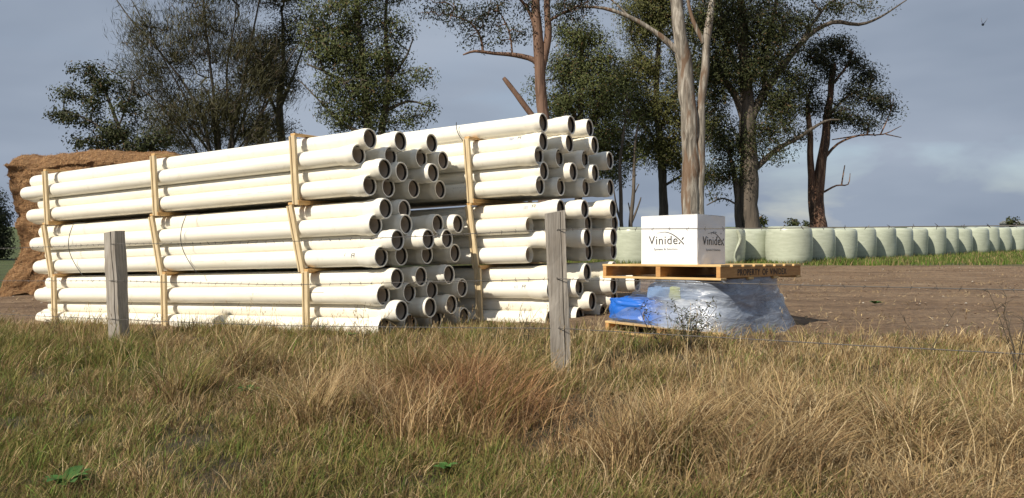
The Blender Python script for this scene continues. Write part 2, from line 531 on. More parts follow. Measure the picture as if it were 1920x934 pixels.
for j, a in enumerate([1.02, 1.22, 1.29]):           # loose pipes lying on top of the right stack
    b = PR + 0.12 + j * 2 * PD
    z = 1.800 + PR + 4 * ROW + 0.055
    p = make_pipe(stack_point(O_RIGHT, a, b, z), False, f'cream plastic pipe lying loose on top of right stack, {ORD[j]} from front', 'pipes lying loose on the right stack', random.random() * 6)
    PIPES[('loose', j)] = p

# printed marks on some barrels: curved patches on the pipe wall, facing the road
def decal(pipe, x0, x1, th0, th1, mat, name='print_mark'):
    """patch on the barrel between axial x0..x1 (metres behind mouth) and angles measured in world around the axis"""
    m = pipe.matrix_world
    inv = m.inverted()
    V = []; Q = []; n = 5
    toward = -W3
    for i in range(n):
        th = math.radians(th0 + (th1 - th0) * i / (n - 1))
        d = toward * math.cos(th) + N3 * math.sin(th)
        for x in (x0, x1):
            V.append(tuple(inv @ (m.translation - U3 * x + d * (PR + 0.0018))))
    for i in range(n - 1): Q.append((2 * i, 2 * i + 1, 2 * i + 3, 2 * i + 2))
    return new_obj(name, mesh_np(name, V, Q, True), mat, pipe)
def bars(pipe, x, th, k=5, mat=M_INK, w=0.010, span=9):
    for q in range(k):
        decal(pipe, x + q * w * 1.9, x + q * w * 1.9 + w * random.uniform(0.5, 1.1), th + random.uniform(0, 3), th + span + random.uniform(0, 4), mat)
def letter_r(pipe, x, th):
    decal(pipe, x, x + 0.010, th, th + 26, M_INK); decal(pipe, x + 0.010, x + 0.05, th + 22, th + 26, M_INK)
    decal(pipe, x + 0.010, x + 0.05, th + 11, th + 15, M_INK); decal(pipe, x + 0.045, x + 0.055, th + 13, th + 25, M_INK)
    decal(pipe, x + 0.045, x + 0.055, th, th + 10, M_INK)
bars(PIPES[('right', 'upper', 0, 0)], 0.42, 22, 4, M_INK_BLUE, 0.012, 26); letter_r(PIPES[('right', 'upper', 0, 0)], 0.30, 26)
bars(PIPES[('right', 'upper', 1, 0)], 0.50, 44, 2, M_INK, 0.03, 2)
bars(PIPES[('right', 'middle', 0, 0)], 0.46, 10, 4, M_INK_BLUE, 0.010, 24); letter_r(PIPES[('right', 'middle', 0, 0)], 0.34, 16)
letter_r(PIPES[('right', 'lower', 1, 0)], 0.34, 14); bars(PIPES[('right', 'lower', 1, 0)], 0.46, 14, 3, M_INK_BLUE, 0.012, 20)
letter_r(PIPES[('left', 'middle', 3, 0)], 0.34, 2); bars(PIPES[('left', 'middle', 3, 0)], 0.50, 10, 1, M_INK, 0.008, 22)
bars(PIPES[('left', 'upper', 1, 0)], 0.40, 46, 2, M_INK, 0.025, 3)
letter_r(PIPES[('loose', 1)], 0.33, 16)
bars(PIPES[('left', 'lower', 1, 0)], 0.9, 20, 1, M_INK, 0.30, 2)

def print_line(pipe, x0, th, n, mat):
    m = pipe.matrix_world; inv = m.inverted(); V = []; Q = []
    x = x0
    for q in range(n):
        w = random.uniform(0.008, 0.03)
        for dth in (0, 2.6):
            a = math.radians(th + dth); d = -W3 * math.cos(a) + N3 * math.sin(a)
            for xx in (x, x + w): V.append(tuple(inv @ (m.translation - U3 * xx + d * (PR + 0.0012))))
        b = 4 * q; Q.append((b, b + 1, b + 3, b + 2)); x += w + random.uniform(0.006, 0.02) + (0.12 if q % 9 == 8 else 0)
    new_obj('print_line', mesh_np('print_line', V, Q), mat, pipe)['kind'] = 'stuff'
M_FADED = m_plain('faded_ink', (0.34, 0.34, 0.36), 0.6)
for key, x0, th in ((('left', 'upper', 1, 0), 3.0, 30), (('left', 'upper', 3, 0), 1.6, 12), (('left', 'middle', 1, 0), 4.9, 22), (('left', 'middle', 3, 0), 2.4, 6), (('left', 'lower', 1, 0), 2.1, 18),
                    (('left', 'lower', 0, 0), 4.1, 30), (('right', 'upper', 1, 0), 0.75, 20), (('right', 'middle', 0, 0), 0.8, 34), (('right', 'upper', 3, 0), 0.7, 24), (('loose', 0), 1.1, 30)):
    print_line(PIPES[key], x0, th, 24, M_FADED)

# ------------------------------------------------------------------ timber pack frames
def frame_matrix(O, a, z):
    m = Matrix((U3, W3, N3)).transposed().to_4x4()      # local x along pipes, y into the stack, z up
    m.translation = stack_point(O, a, 0, z)
    return m
def pack_frame(O, a, z0, label, lean=0.0, height=0.84, two_tone=True):
    """uprights front and back, a bearer under the pipes and one over them"""
    f = empty('pack_frame', mat=frame_matrix(O, a, z0 - 0.07))
    depth = 7 * PD + 0.02
    H = height + 0.07
    for yy, sgn in ((-0.026, 1), (depth + 0.026, 1)):
        bm = bmesh.new()
        R = Matrix.Rotation(-math.atan(lean), 3, 'Y')
        add_box(bm, (0, yy, H / 2), (0.062, 0.044, H), R, 0.004)
        from_bm('upright', bm, M_PINE, f)
        if two_tone and yy < 0:
            bm = bmesh.new()
            add_box(bm, Vector((-0.047, yy - 0.006, H / 2)), (0.026, 0.058, H - 0.02), R, 0.003)
            from_bm('cleat', bm, M_PINE, f)
    bm = bmesh.new(); add_box(bm, (lean * H * 0.45, depth / 2, 0.030), (0.092, depth + 0.09, 0.060), None, 0.004)
    from_bm('bearer', bm, M_PINE_X, f)
    bm = bmesh.new(); add_box(bm, (-lean * H * 0.45, depth / 2, H + 0.012), (0.085, depth + 0.09, 0.032), None, 0.003)
    from_bm('top_rail', bm, M_PINE_X, f)
    return tag(f, label, 'timber frame', 'timber frames around the pipe packs')
FR = {'first': -5.84, 'second': -2.92, 'third': 0.0}
LEAN = {'upper': 0.02, 'middle': 0.20, 'lower': -0.03}
SHIFT = {'upper': 0.0, 'middle': 0.02, 'lower': 0.19}
for (side, pack), (z0, rows) in PACKS.items():
    O = O_LEFT if side == 'left' else O_RIGHT
    for nm, a in FR.items():
        if side == 'right' and nm != 'third': continue
        lab = (f'pale timber frame around {pack} pack of left stack, {nm} from the left' if side == 'left'
               else f'pale timber frame around {pack} pack of right stack')
        ln = LEAN[pack] if side == 'left' else {'upper': 0.04, 'middle': 0.10, 'lower': 0.0}[pack]
        sh = SHIFT[pack] if side == 'left' else {'upper': 0.0, 'middle': 0.06, 'lower': 0.17}[pack]
        pack_frame(O, a + sh, z0, lab, ln, height=0.845)

# loose black straps
def strap(O, a, z_hi, z_lo, bow, label, b=-0.02):
    pts = []
    for k in range(15):
        t = k / 14
        z = z_hi + (z_lo - z_hi) * t
        pts.append(stack_point(O, a - bow * math.sin(math.pi * (0.12 + 0.88 * t)) + 0.12 * t, b - 0.03 * math.sin(math.pi * t), z))
    first = stack_point(O, a, b + 0.5, z_hi + 0.03)
    tag(tube_obj('strap', ([first] if z_hi < 2 else []) + pts, 0.006, M_STRAP, None, 5), label, 'strap', 'loose straps on the pipes')
strap(O_LEFT, -5.0, 1.675, 0.82, 0.26, 'thin black strap bowing over the middle pack near its first frame')
strap(O_LEFT, -2.15, 1.675, 0.82, 0.24, 'thin black strap bowing over the middle pack right of its second frame')
strap(O_RIGHT, -0.32, 2.92, 2.62, 0.03, 'thin dark strap around the loose pipes on the right stack', 0.10)

# ------------------------------------------------------------------ barbed wire fence
def make_post(base, h, wx, wy, rot, label, lean=(0, 0)):
    bm = bmesh.new()
    # outline with a long split on one face
    prof = [(-.5, -.5), (.18, -.5), (.22, -.30), (.26, -.5), (.5, -.46), (.5, .5), (-.5, .5)]
    L = 14; rings = []
    for i in range(L + 1):
        t = i / L
        ring = []
        for j, (x, y) in enumerate(prof):
            nz = noise.noise((x * 3 + base[0], y * 3, t * 4)) * 0.012 + noise.noise((x * 9, y * 9 + base[1], t * 14)) * 0.004
            topz = (x * 0.03 if i == L else 0)
            ring.append(bm.verts.new((x * wx * (1.04 - 0.06 * t) + nz + lean[0] * t * h, y * wy + nz + lean[1] * t * h, t * h + topz - 0.25 * (1 - t))))
        rings.append(ring)
    k = len(prof)
    for i in range(L):
        for j in range(k):
            bm.faces.new((rings[i][j], rings[i][(j + 1) % k], rings[i + 1][(j + 1) % k], rings[i + 1][j]))
    bm.faces.new(rings[-1]); bm.faces.new(rings[0][::-1])
    o = from_bm('fence_post', bm, M_POST)
    o.location = base; o.rotation_euler = (0, 0, rot)
    return tag(o, label, 'fence post', 'fence posts')
make_post((0.43, 6.55, 0.10), 1.425, 0.158, 0.11, math.radians(4), 'weathered grey split timber fence post in front of right pipe stack', (-0.045, 0))
make_post((-5.12, 10.05, -0.10), 1.43, 0.20, 0.16, math.radians(-24), 'weathered grey timber fence post in front of left pipe stack', (-0.06, 0))

FDIR = Vector((0.8475, -0.531))
def fence_pt(t, z): return Vector((-5.17 + 5.59 * t, 10.05 - 3.50 * t - 0.075, z))
WIRES = [('top', [(-1.0, 1.02), (-0.4, 1.10), (0.0, 1.175), (0.5, 1.262), (1.0, 1.377), (1.5, 1.43), (2.0, 1.50)]),
         ('middle', [(-1.0, 0.50), (-0.4, 0.62), (0.0, 0.70), (0.5, 0.80), (1.0, 0.962), (1.5, 1.03), (2.0, 1.08)]),
         ('lowest', [(-1.0, 0.02), (-0.4, 0.12), (0.0, 0.20), (0.5, 0.36), (1.0, 0.545), (1.5, 0.632), (2.0, 0.68)])]
for nm, ctl in WIRES:
    pts = []
    for (t0, z0), (t1, z1) in zip(ctl[:-1], ctl[1:]):
        for k in range(10):
            q = k / 10; t = t0 + (t1 - t0) * q
            sag = -0.02 * math.sin(math.pi * (t % 1.0))
            pts.append(fence_pt(t, z0 + (z1 - z0) * q + sag + 0.003 * noise.noise((t * 9, z0, 0))))
    w = empty('barbed_wire', pts[0])
    st = tube_obj('strand', [p - pts[0] for p in pts], 0.0036, M_WIRE, w, 5)
    bv, bq, nb = [], [], 0
    step = 0.14; acc = 0
    for p, q in zip(pts[:-1], pts[1:]):
        seg = (q - p).length; d = acc
        while d < seg:
            c = p + (q - p) * (d / seg) - pts[0]
            for s in (-1, 1):
                e = Vector((random.uniform(-.02, .02), random.uniform(-.01, .01), random.uniform(0.012, 0.022) * s))
                V, Q = tube_arrays([c - e * 0.2 + Vector((0.006 * s, 0, 0)), c + e], [0.0040, 0.0012], 3)
                bv += [tuple(v) for v in V]; bq += [tuple(i + nb for i in f) for f in Q]; nb += len(V)
            d += step
        acc = d - seg
    b = new_obj('barbs', mesh_np('barbs', bv, bq), M_WIRE, w); b['kind'] = 'stuff'
    tag(w, f'{nm} strand of the barbed wire fence in front of the pipe stacks', 'wire', 'fence wires')

# ------------------------------------------------------------------ pallets, carton, wrapped bundle
PC = Vector((2.17, 8.02)); E1 = Vector((-0.714, 0.70)); E2 = Vector((0.70, 0.714))
def local_frame(corner, z, yaw=0.0):
    """local x runs left-back along E1, local y right-back along E2"""
    m = Matrix(((E1.x, E2.x, 0, corner.x), (E1.y, E2.y, 0, corner.y), (0, 0, 1, z), (0, 0, 0, 1)))
    tilt = Matrix(((1, 0, 0, 0), (0, 1, 0, 0), (0, 0, 1, 0), (0, 0, 0, 1)))
    if yaw: tilt = Matrix.Rotation(yaw, 4, 'Y') @ Matrix.Rotation(-yaw, 4, 'X')
    return m @ tilt
def pallet(m, lx, ly, h, label, n=8, mat_side=M_PALLET, mat_top=M_PALLET_TOP):
    o = empty('pallet', mat=m)
    tb = 0.024
    for k in range(3):
        x = 0.04 + k * (lx - 0.08) / 2 if k else 0.025
        x = [0.026, lx * 0.50, lx - 0.026][k]
        bm = bmesh.new(); add_box(bm, (x, ly / 2, h / 2), (0.048 if k != 1 else 0.06, ly, h - 2 * tb - 0.002), None, 0.003)
        from_bm('bearer', bm, mat_side, o)
    bw = ly / n * 0.80
    for k in range(n):
        y = bw / 2 + k * (ly - bw) / (n - 1)
        bm = bmesh.new(); add_box(bm, (lx / 2, y, h - tb / 2), (lx + 0.012, bw, tb), None, 0.003)
        from_bm('deck_board', bm, mat_top, o)
    for k in range(4):
        y = 0.06 + k * (ly - 0.12) / 3
        bm = bmesh.new(); add_box(bm, (lx / 2, y, tb / 2), (lx + 0.01, 0.12, tb), None, 0.003)
        from_bm('base_board', bm, mat_top, o)
    return tag(o, label, 'pallet')
UP_Z = 0.838
UP_M = local_frame(PC, UP_Z, math.radians(1.65))     # the soft load under it lets the pallet sag to the back
up = pallet(UP_M, 1.54, 1.93, 0.165, 'orange-brown timber pallet with stencilled lettering under the white carton')
lo = pallet(local_frame(PC + E2 * 0.0 + E1 * 0.0, 0.155), 1.50, 1.55, 0.135, 'timber pallet on the ground under the plastic wrapped bundle')

def text_mesh(txt, size, spacing=1.0, extrude=0.0008, bold=0.0):
    cu = bpy.data.curves.new('lettering', 'FONT')
    cu.body = txt; cu.size = size; cu.extrude = extrude; cu.space_character = spacing
    cu.offset = bold
    t = bpy.data.objects.new('tmp_text', cu); COL.objects.link(t)
    dg = bpy.context.evaluated_depsgraph_get(); dg.update()
    me = bpy.data.meshes.new_from_object(t.evaluated_get(dg))
    bpy.data.objects.remove(t); bpy.data.curves.remove(cu)
    return me
def face_matrix(origin, xdir, zdir=(0, 0, 1)):
    """text plane: x along xdir, y up"""
    x = Vector(xdir).normalized(); y = Vector(zdir); z = x.cross(y)
    m = Matrix((x, y, z)).transposed().to_4x4(); m.translation = Vector(origin)
    return m
# pallet stencil: the side bearer at local x = 0, read from the right
y_ = 0.36
for word_ in ('PROPERTY', 'OF', 'VINIDEX'):
    t = new_obj('stencil_lettering', text_mesh(word_, 0.098, 1.14, 0.0006, 0.0012), M_BLACK, up)
    t.matrix_local = face_matrix((-0.0005, y_, 0.047), (0, 1, 0))
    y_ += max(v.co.x for v in t.data.vertices) + 0.055

# carton
BX, BY, BH = 0.735, 0.60, 0.545
box_m = UP_M @ Matrix.Translation((0.36, 0.15, 0.1655))
box = empty('carton', mat=box_m)
bm = bmesh.new()
add_box(bm, (BX / 2, BY / 2, BH / 2), (BX, BY, BH))
bmesh.ops.subdivide_edges(bm, edges=bm.edges[:], cuts=15, use_grid_fill=True)
for v in bm.verts:
    c = v.co
    k = noise.noise((c.x * 4, c.y * 4, c.z * 4)) * 0.006
    if c.x < 0.001: v.co.x += k + 0.012 * max(0, noise.noise((c.y * 6, c.z * 6, 4.2)))
    if c.y < 0.001: v.co.y += k * 0.5
    if c.z > BH - 0.001: v.co.z += -0.006 * abs(noise.noise((c.x * 5, c.y * 5, 1)))
    if c.x < 0.03 and c.y < 0.03 and 0.1 < c.z < 0.3: v.co += Vector((0.012, 0.012, 0)) * math.sin((c.z - 0.1) / 0.2 * math.pi)
from_bm('carton_body', bm, M_CARTON, box, 28)
bm = bmesh.new()
for x0, x1 in ((0.002, BX / 2 - 0.002), (BX / 2 + 0.002, BX - 0.002)):
    add_box(bm, ((x0 + x1) / 2, BY / 2, BH + 0.003), (x1 - x0, BY - 0.004, 0.004))
from_bm('lid_flaps', bm, M_CARTON, box)
def arc_strip(name, pts, w0, w1, mat, parent, m):
    V = []; Q = []; n = len(pts)
    for i, p in enumerate(pts):
        p = Vector(p); a = Vector(pts[min(i + 1, n - 1)]) - Vector(pts[max(i - 1, 0)]); nrm = Vector((-a.y, a.x)).normalized()
        w = w0 + (w1 - w0) * i / (n - 1)
        V += [(p.x + nrm.x * w, p.y + nrm.y * w, 0), (p.x - nrm.x * w, p.y - nrm.y * w, 0)]
    for i in range(n - 1): Q.append((2 * i, 2 * i + 1, 2 * i + 3, 2 * i + 2))
    o = new_obj(name, mesh_np(name, V, Q), mat, parent); o.matrix_local = m
    return o
def logo(m, s):
    """word with a long arc that sweeps over it and makes one stroke of its last letter"""
    o = new_obj('logo_lettering', text_mesh('Vinide', 0.165 * s, 1.10, 0.0006, -0.0006), M_BLACK, box); o.matrix_local = m
    o = new_obj('tagline_lettering', text_mesh('Systems & Solutions', 0.040 * s, 1.12, 0.0005), M_INK, box)
    o.matrix_local = m @ Matrix.Translation((0.085 * s, -0.078 * s, 0))
    up_ = m @ Matrix.Translation((0, 0, 0.0007))
    pts = []
    for k in range(25):
        q = k / 24
        x = 0.13 + 0.42 * q
        y = 0.150 + 0.025 * math.sin(q * 2.2) - 0.175 * max(0, q - 0.25) ** 1.7 / 0.75 ** 1.7
        pts.append((x * s, y * s))
    arc_strip('logo_arc', pts, 0.0015 * s, 0.0075 * s, M_BLACK, box, up_)
    arc_strip('logo_stroke', [(0.472 * s, 0.0), (0.495 * s, 0.026 * s)], 0.008 * s, 0.007 * s, M_BLACK, box, up_)
    arc_strip('logo_stroke', [(0.518 * s, 0.056 * s), (0.545 * s, 0.088 * s)], 0.007 * s, 0.008 * s, M_BLACK, box, up_)
# left face of the carton (y = 0) is read from x = BX towards x = 0
logo(face_matrix((BX - 0.105, -0.004, 0.225), (-1, 0, 0)), 0.84)
logo(face_matrix((-0.004, 0.105, 0.215), (0, 1, 0)), 0.84)
for (yy, zz, r) in ((0.30, 0.345, 0.012), (0.34, 0.352, 0.012), (0.385, 0.350, 0.012), (0.42, 0.30, 0.009), (0.50, 0.345, 0.007)):
    arc_strip('handling_mark', [(r * math.cos(a) , r * math.sin(a)) for a in [k * 0.5 for k in range(10)]], 0.003, 0.003, M_INK, box, face_matrix((-0.004, yy, zz), (0, 1, 0)))
tag(box, 'white carton with black lettering and arc logo standing on the pallet', 'box')

# bundle wrapped in stretch film: a draped loft over sacks and blue bags
def superq(th, hx, hy, e=0.32):
    c, s = math.cos(th), math.sin(th)
    return hx * math.copysign(abs(c) ** e, c), hy * math.copysign(abs(s) ** e, s)
def bundle():
    root = empty('wrapped_bundle', mat=local_frame(PC, 0.292))
    H = UP_Z - 0.292 - 0.004
    NS, NL = 170, 46
    V = []; Q = []
    for j in range(NL + 1):
        t = j / NL
        f = t ** 1.25
        x0 = -0.12 + 0.15 * f; x1 = 1.62 - 0.50 * f        # along E1
        y0 = -0.07 + 0.09 * f; y1 = 2.10 - 0.50 * f - 0.12 * math.sin(t * math.pi)   # along E2
        cx, cy, hx, hy = (x0 + x1) / 2, (y0 + y1) / 2, (x1 - x0) / 2, (y1 - y0) / 2
        for i in range(NS):
            th = 2 * math.pi * i / NS
            x, y = superq(th, hx, hy, 0.42)
            p = x * 0.9 - y * 0.9
            k = 0.032 * noise.noise((x * 1.3, y * 1.3, t * 1.3)) + 0.016 * noise.noise((x * 2.4, y * 2.4, t * 3)) - 0.05 * math.sin(t * math.pi) \
                + 0.016 * (1 - abs(noise.noise((p * 1.5 + t * 1.8, 3.3, t * 5 - p * 1.1))) * 2) * (0.4 + t) + 0.006 * noise.noise((p * 4, 1.0, t * 12 + p * 3))
            k *= min(1, (1 - t) * 4 + 0.25)
            # on the right the film hangs over the pallet edge to the ground
            low = -0.20 * min(1, max(0, (cy + y - 0.05) / 0.4)) if x < hx * 0.6 else 0.0
            z = low + (H - low) * t
            V.append((cx + x * (1 + k / max(hx, .1)), cy + y * (1 + k / max(hy, .1)), z + 0.02 * noise.noise((x * 3, y * 3, t * 3)) * (0 < j < NL)))
    for j in range(NL):
        for i in range(NS):
            i2 = (i + 1) % NS
            Q.append((j * NS + i, j * NS + i2, (j + 1) * NS + i2, (j + 1) * NS + i))
    film = new_obj('stretch_film', mesh_np('stretch_film', V, Q, True), M_FILM, root)
    def lump(name, c, s, mat, seed, e=0.45, rough=1.0):
        bm = bmesh.new()
        bmesh.ops.create_icosphere(bm, subdivisions=5, radius=1)
        for v in bm.verts:
            d = v.co.copy()
            q = Vector([math.copysign(abs(x) ** e, x) for x in d])
            k = 1 + rough * (0.10 * noise.noise(d * 2.2 + Vector((seed, 0, 0))) - 0.09 * abs(noise.noise(d * 4 + Vector((0, seed, 0)))) + 0.03 * noise.noise(d * 11 + Vector((0, seed, 0))))
            v.co = Vector((q.x * s[0] * k * .5 + c[0], q.y * s[1] * k * .5 + c[1], q.z * s[2] * k * .5 + c[2]))
        return from_bm(name, bm, mat, root, 60)
    lump('blue_bag', (1.16, 0.27, 0.13), (0.72, 0.54, 0.32), M_BLUE, 1, 0.5, 1.4)
    lump('blue_bag', (0.76, 0.20, 0.08), (0.50, 0.40, 0.18), M_BLUE, 12, 0.5, 1.5)
    lump('white_sack', (0.36, 0.28, 0.17), (0.60, 0.46, 0.34), M_SACK, 3)
    lump('pale_blue_sack', (0.62, 0.40, 0.37), (0.82, 0.66, 0.22), M_SACK_B, 4)
    lump('blue_bag', (0.36, 0.95, 0.24), (0.60, 0.66, 0.42), M_NAVY, 5)
    lump('white_sack', (0.40, 1.48, 0.16), (0.66, 0.60, 0.32), M_SACK, 6)
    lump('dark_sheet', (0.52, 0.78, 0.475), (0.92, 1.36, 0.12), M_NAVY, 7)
    lump('lime_packet', (0.60, 0.10, 0.37), (0.15, 0.07, 0.16), M_LIME, 8)
    return tag(root, 'clear film wrapped bundle with blue bags showing, under the upper pallet', 'bundle')
bundle()

# ------------------------------------------------------------------ silage bales
def bale_mesh(seed):
    R, H = 0.745, 1.21
    prof = [(0.0, 0.0), (R * 0.80, 0.0), (R * 0.95, 0.05), (R * 1.01, 0.16), (R * 1.03, 0.45), (R * 1.025, 0.75), (R * 1.005, 1.04), (R * 0.975, 1.135), (R * 0.90, 1.195), (R * 0.72, 1.215), (0.0, 1.20)]
    fine = []
    for (a, b) in zip(prof[:-1], prof[1:]):
        for k in range(3): fine.append((a[0] + (b[0] - a[0]) * k / 3, a[1] + (b[1] - a[1]) * k / 3))
    fine.append(prof[-1])
    S = 48; V = []; Q = []
    for (r, z) in fine:
        for k in range(S):
            th = 2 * math.pi * k / S
            d = (math.cos(th), math.sin(th))
            kk = 1 + 0.035 * noise.noise((d[0] * 1.3 + seed, d[1] * 1.3, z * 1.2)) + 0.008 * noise.noise((d[0] * 5, d[1] * 5 + seed, z * 3))
            V.append((r * d[0] * kk, r * d[1] * kk, z + (0.02 * noise.noise((d[0] * 2, d[1] * 2, seed)) if z > 0.9 else 0)))
    for i in range(len(fine) - 1):
        for k in range(S):
            k2 = (k + 1) % S
            Q.append((i * S + k, i * S + k2, (i + 1) * S + k2, (i + 1) * S + k))
    me = mesh_np('silage_bale', V, Q, True); me.materials.append(M_BALE)
    return me
BALE_ME = [bale_mesh(s) for s in (1.0, 5.3, 9.7)]
bx0, by0 = 9.40, 26.2
NB = 17
BALES = []
for i in range(NB):
    x = bx0 + 0.766 * 1.56 * i; y = by0 + 0.642 * 1.56 * i + 0.10 * math.sin(i * 2.3)
    if i > 8: x += 0.10 * (i - 8) * 0.4
    BALES.append((x, y))
LEFTB = [(8.35, 27.25), (7.08, 26.0), (5.6, 26.1), (4.15, 26.2)]
def bale(x, y, k, label):
    o = new_obj('silage_bale', BALE_ME[k % 3])
    o.location = (x, y, gz(x, y) - 0.02); o.rotation_euler = (0, 0, k * 1.31)
    s = 1 + 0.045 * math.sin(k * 2.1); o.scale = (s, s, 1.03 + 0.03 * math.cos(k * 1.7))
    return tag(o, label, 'silage bale', 'row of wrapped silage bales')
for i, (x, y) in enumerate(BALES):
    ordn = ['nearest', 'second', 'third', 'fourth', 'fifth', 'sixth', 'seventh', 'eighth', 'ninth', 'tenth', 'eleventh', 'twelfth', 'thirteenth', 'fourteenth', 'fifteenth', 'sixteenth', 'seventeenth'][i]
    bale(x, y, i, 'pale green wrapped bale seen whole at the near end of the receding row' if i == 0 else f'pale green wrapped bale, {ordn} along the row receding right from the near end')
lb = ['pale green wrapped bale set back between two bales right of the carton', 'pale green wrapped bale with a loose film flap just right of the carton',
      'pale green wrapped bale standing behind the white carton', 'pale green wrapped bale showing left of the white carton']
for i, (x, y) in enumerate(LEFTB):
    b = bale(x, y, i + 20, lb[i])
    if i == 1:
        pts = [(0.30 + 0.10 * math.sin(k * 0.8), -0.735 + 0.004 * k, 1.15 - k * 0.145) for k in range(9)]
        V = []; Q = []
        for k, p in enumerate(pts):
            V += [(p[0] - 0.05, p[1] + 0.02, p[2]), (p[0], p[1] - 0.06, p[2]), (p[0] + 0.07, p[1] + 0.05, p[2])]
        for k in range(8):
            Q += [(3 * k, 3 * k + 1, 3 * k + 4, 3 * k + 3), (3 * k + 1, 3 * k + 2, 3 * k + 5, 3 * k + 4)]
        fl = new_obj('film_flap', mesh_np('film_flap', V, Q, True), M_BALE, b)
        fl.rotation_euler = (0, 0, -b.rotation_euler.z)

# ------------------------------------------------------------------ hay stack
def straws(name, P, Nrm, n_seg, length, width, cols, mat, parent=None):
    """short straws lying on a surface: P points, Nrm normals"""
    n = len(P)
    d = RNG.normal(size=(n, 3)); d -= Nrm * np.sum(d * Nrm, 1, keepdims=True) * 0.75
    d /= np.linalg.norm(d, axis=1, keepdims=True)
    s = np.cross(d, Nrm); s /= np.linalg.norm(s, axis=1, keepdims=True) + 1e-6
    L = length * RNG.uniform(0.4, 1.3, (n, 1)); W = width * RNG.uniform(0.6, 1.3, (n, 1))
    a = P - d * L * .5; b = P + d * L * .5 + Nrm * L * RNG.uniform(0, .4, (n, 1))
    V = np.stack([a - s * W, a + s * W, b], 1).reshape(-1, 3)
    Fc = np.arange(3 * n).reshape(-1, 3)
    c = np.repeat(cols, 3, 0)
    return new_obj(name, mesh_np(name, V, Fc, False, c), mat, parent)
def hay():
    A = at(26, 500, 20.0); B = at(340, 500, 20.4)
    ex = Vector((B.x - A.x, B.y - A.y, 0)); W = ex.length; ex.normalize(); ey = Vector((-ex.y, ex.x, 0))
    zb = -0.38; D = 3.2
    Ht = at(100, 287, 20.7).z - zb
    m = Matrix((ex, ey, Vector((0, 0, 1)))).transposed().to_4x4(); m.translation = (A.x, A.y, zb)
    o = empty('hay_stack', mat=m)
    bm = bmesh.new(); add_box(bm, (W / 2, D / 2, Ht / 2), (W, D, Ht))
    bmesh.ops.subdivide_edges(bm, edges=bm.edges[:], cuts=46, use_grid_fill=True)
    bm.normal_update()
    nr = {v: v.normal.copy() for v in bm.verts}
    for v in bm.verts:
        c = v.co.copy(); n = nr[v]
        k = 0.20 * noise.noise((c.x * 0.9, c.y * 0.9, c.z * 1.1 + 4)) + 0.11 * noise.noise((c.x * 2.4, c.y * 2.4, c.z * 2.6)) + 0.06 * noise.noise((c.x * 6, c.y * 6, c.z * 7)) + 0.035 * noise.noise((c.x * 14, c.y * 14, c.z * 14))
        if n.z > 0.8: k *= 0.55
        t = c.z / Ht
        v.co += n * k
        v.co.x += -0.28 * max(0, 0.30 - t) / 0.30 * (1 if c.x < W / 2 else -0.2) + (0.14 * math.sin(t * 5.0) if c.x < 0.6 else 0)
        v.co.y += -0.35 * max(0, 0.2 - t) / 0.2 * (1 if c.y < D / 2 else 0)
        edge = max(0, 0.35 - min(c.x, W - c.x, c.y)) / 0.35
        v.co.z -= 0.34 * edge ** 2 * max(0, (t - 0.8) / 0.2)
        v.co.z += 0.10 * noise.noise((c.x * 0.8, c.y * 0.8, 9.0)) * t
    body = from_bm('hay_body', bm, M_HAY, o, 60)
    me = body.data
    n = 46000
    me.calc_loop_triangles()
    co = np.empty(len(me.vertices) * 3); me.vertices.foreach_get('co', co); co = co.reshape(-1, 3)
    tri = np.array([t.vertices[:] for t in me.loop_triangles])
    a, b, c = co[tri[:, 0]], co[tri[:, 1]], co[tri[:, 2]]
    cr = np.cross(b - a, c - a); ar = np.linalg.norm(cr, axis=1); nn = cr / (ar[:, None] + 1e-9)
    ar = ar * ((nn[:, 1] < 0.5)) * (nn[:, 2] > -0.6)
    pick = RNG.choice(len(tri), n, p=ar / ar.sum())
    u = RNG.random((n, 1)); v = RNG.random((n, 1)); sw = (u + v) > 1; u[sw] = 1 - u[sw]; v[sw] = 1 - v[sw]
    P = a[pick] + u * (b[pick] - a[pick]) + v * (c[pick] - a[pick])
    base = np.array([(0.42, 0.24, 0.11), (0.33, 0.175, 0.078), (0.50, 0.31, 0.155), (0.24, 0.12, 0.055)])
    cols = base[RNG.choice(4, n, p=[.4, .3, .15, .15])] * RNG.uniform(0.8, 1.2, (n, 1))
    s = straws('loose_straw', P, nn[pick], 1, 0.11, 0.006, cols * 0.85, M_STRAW, o); s['kind'] = 'stuff'
    tag(o, 'tall weathered brown hay stack behind the left end of the pipes', 'hay stack')
hay()

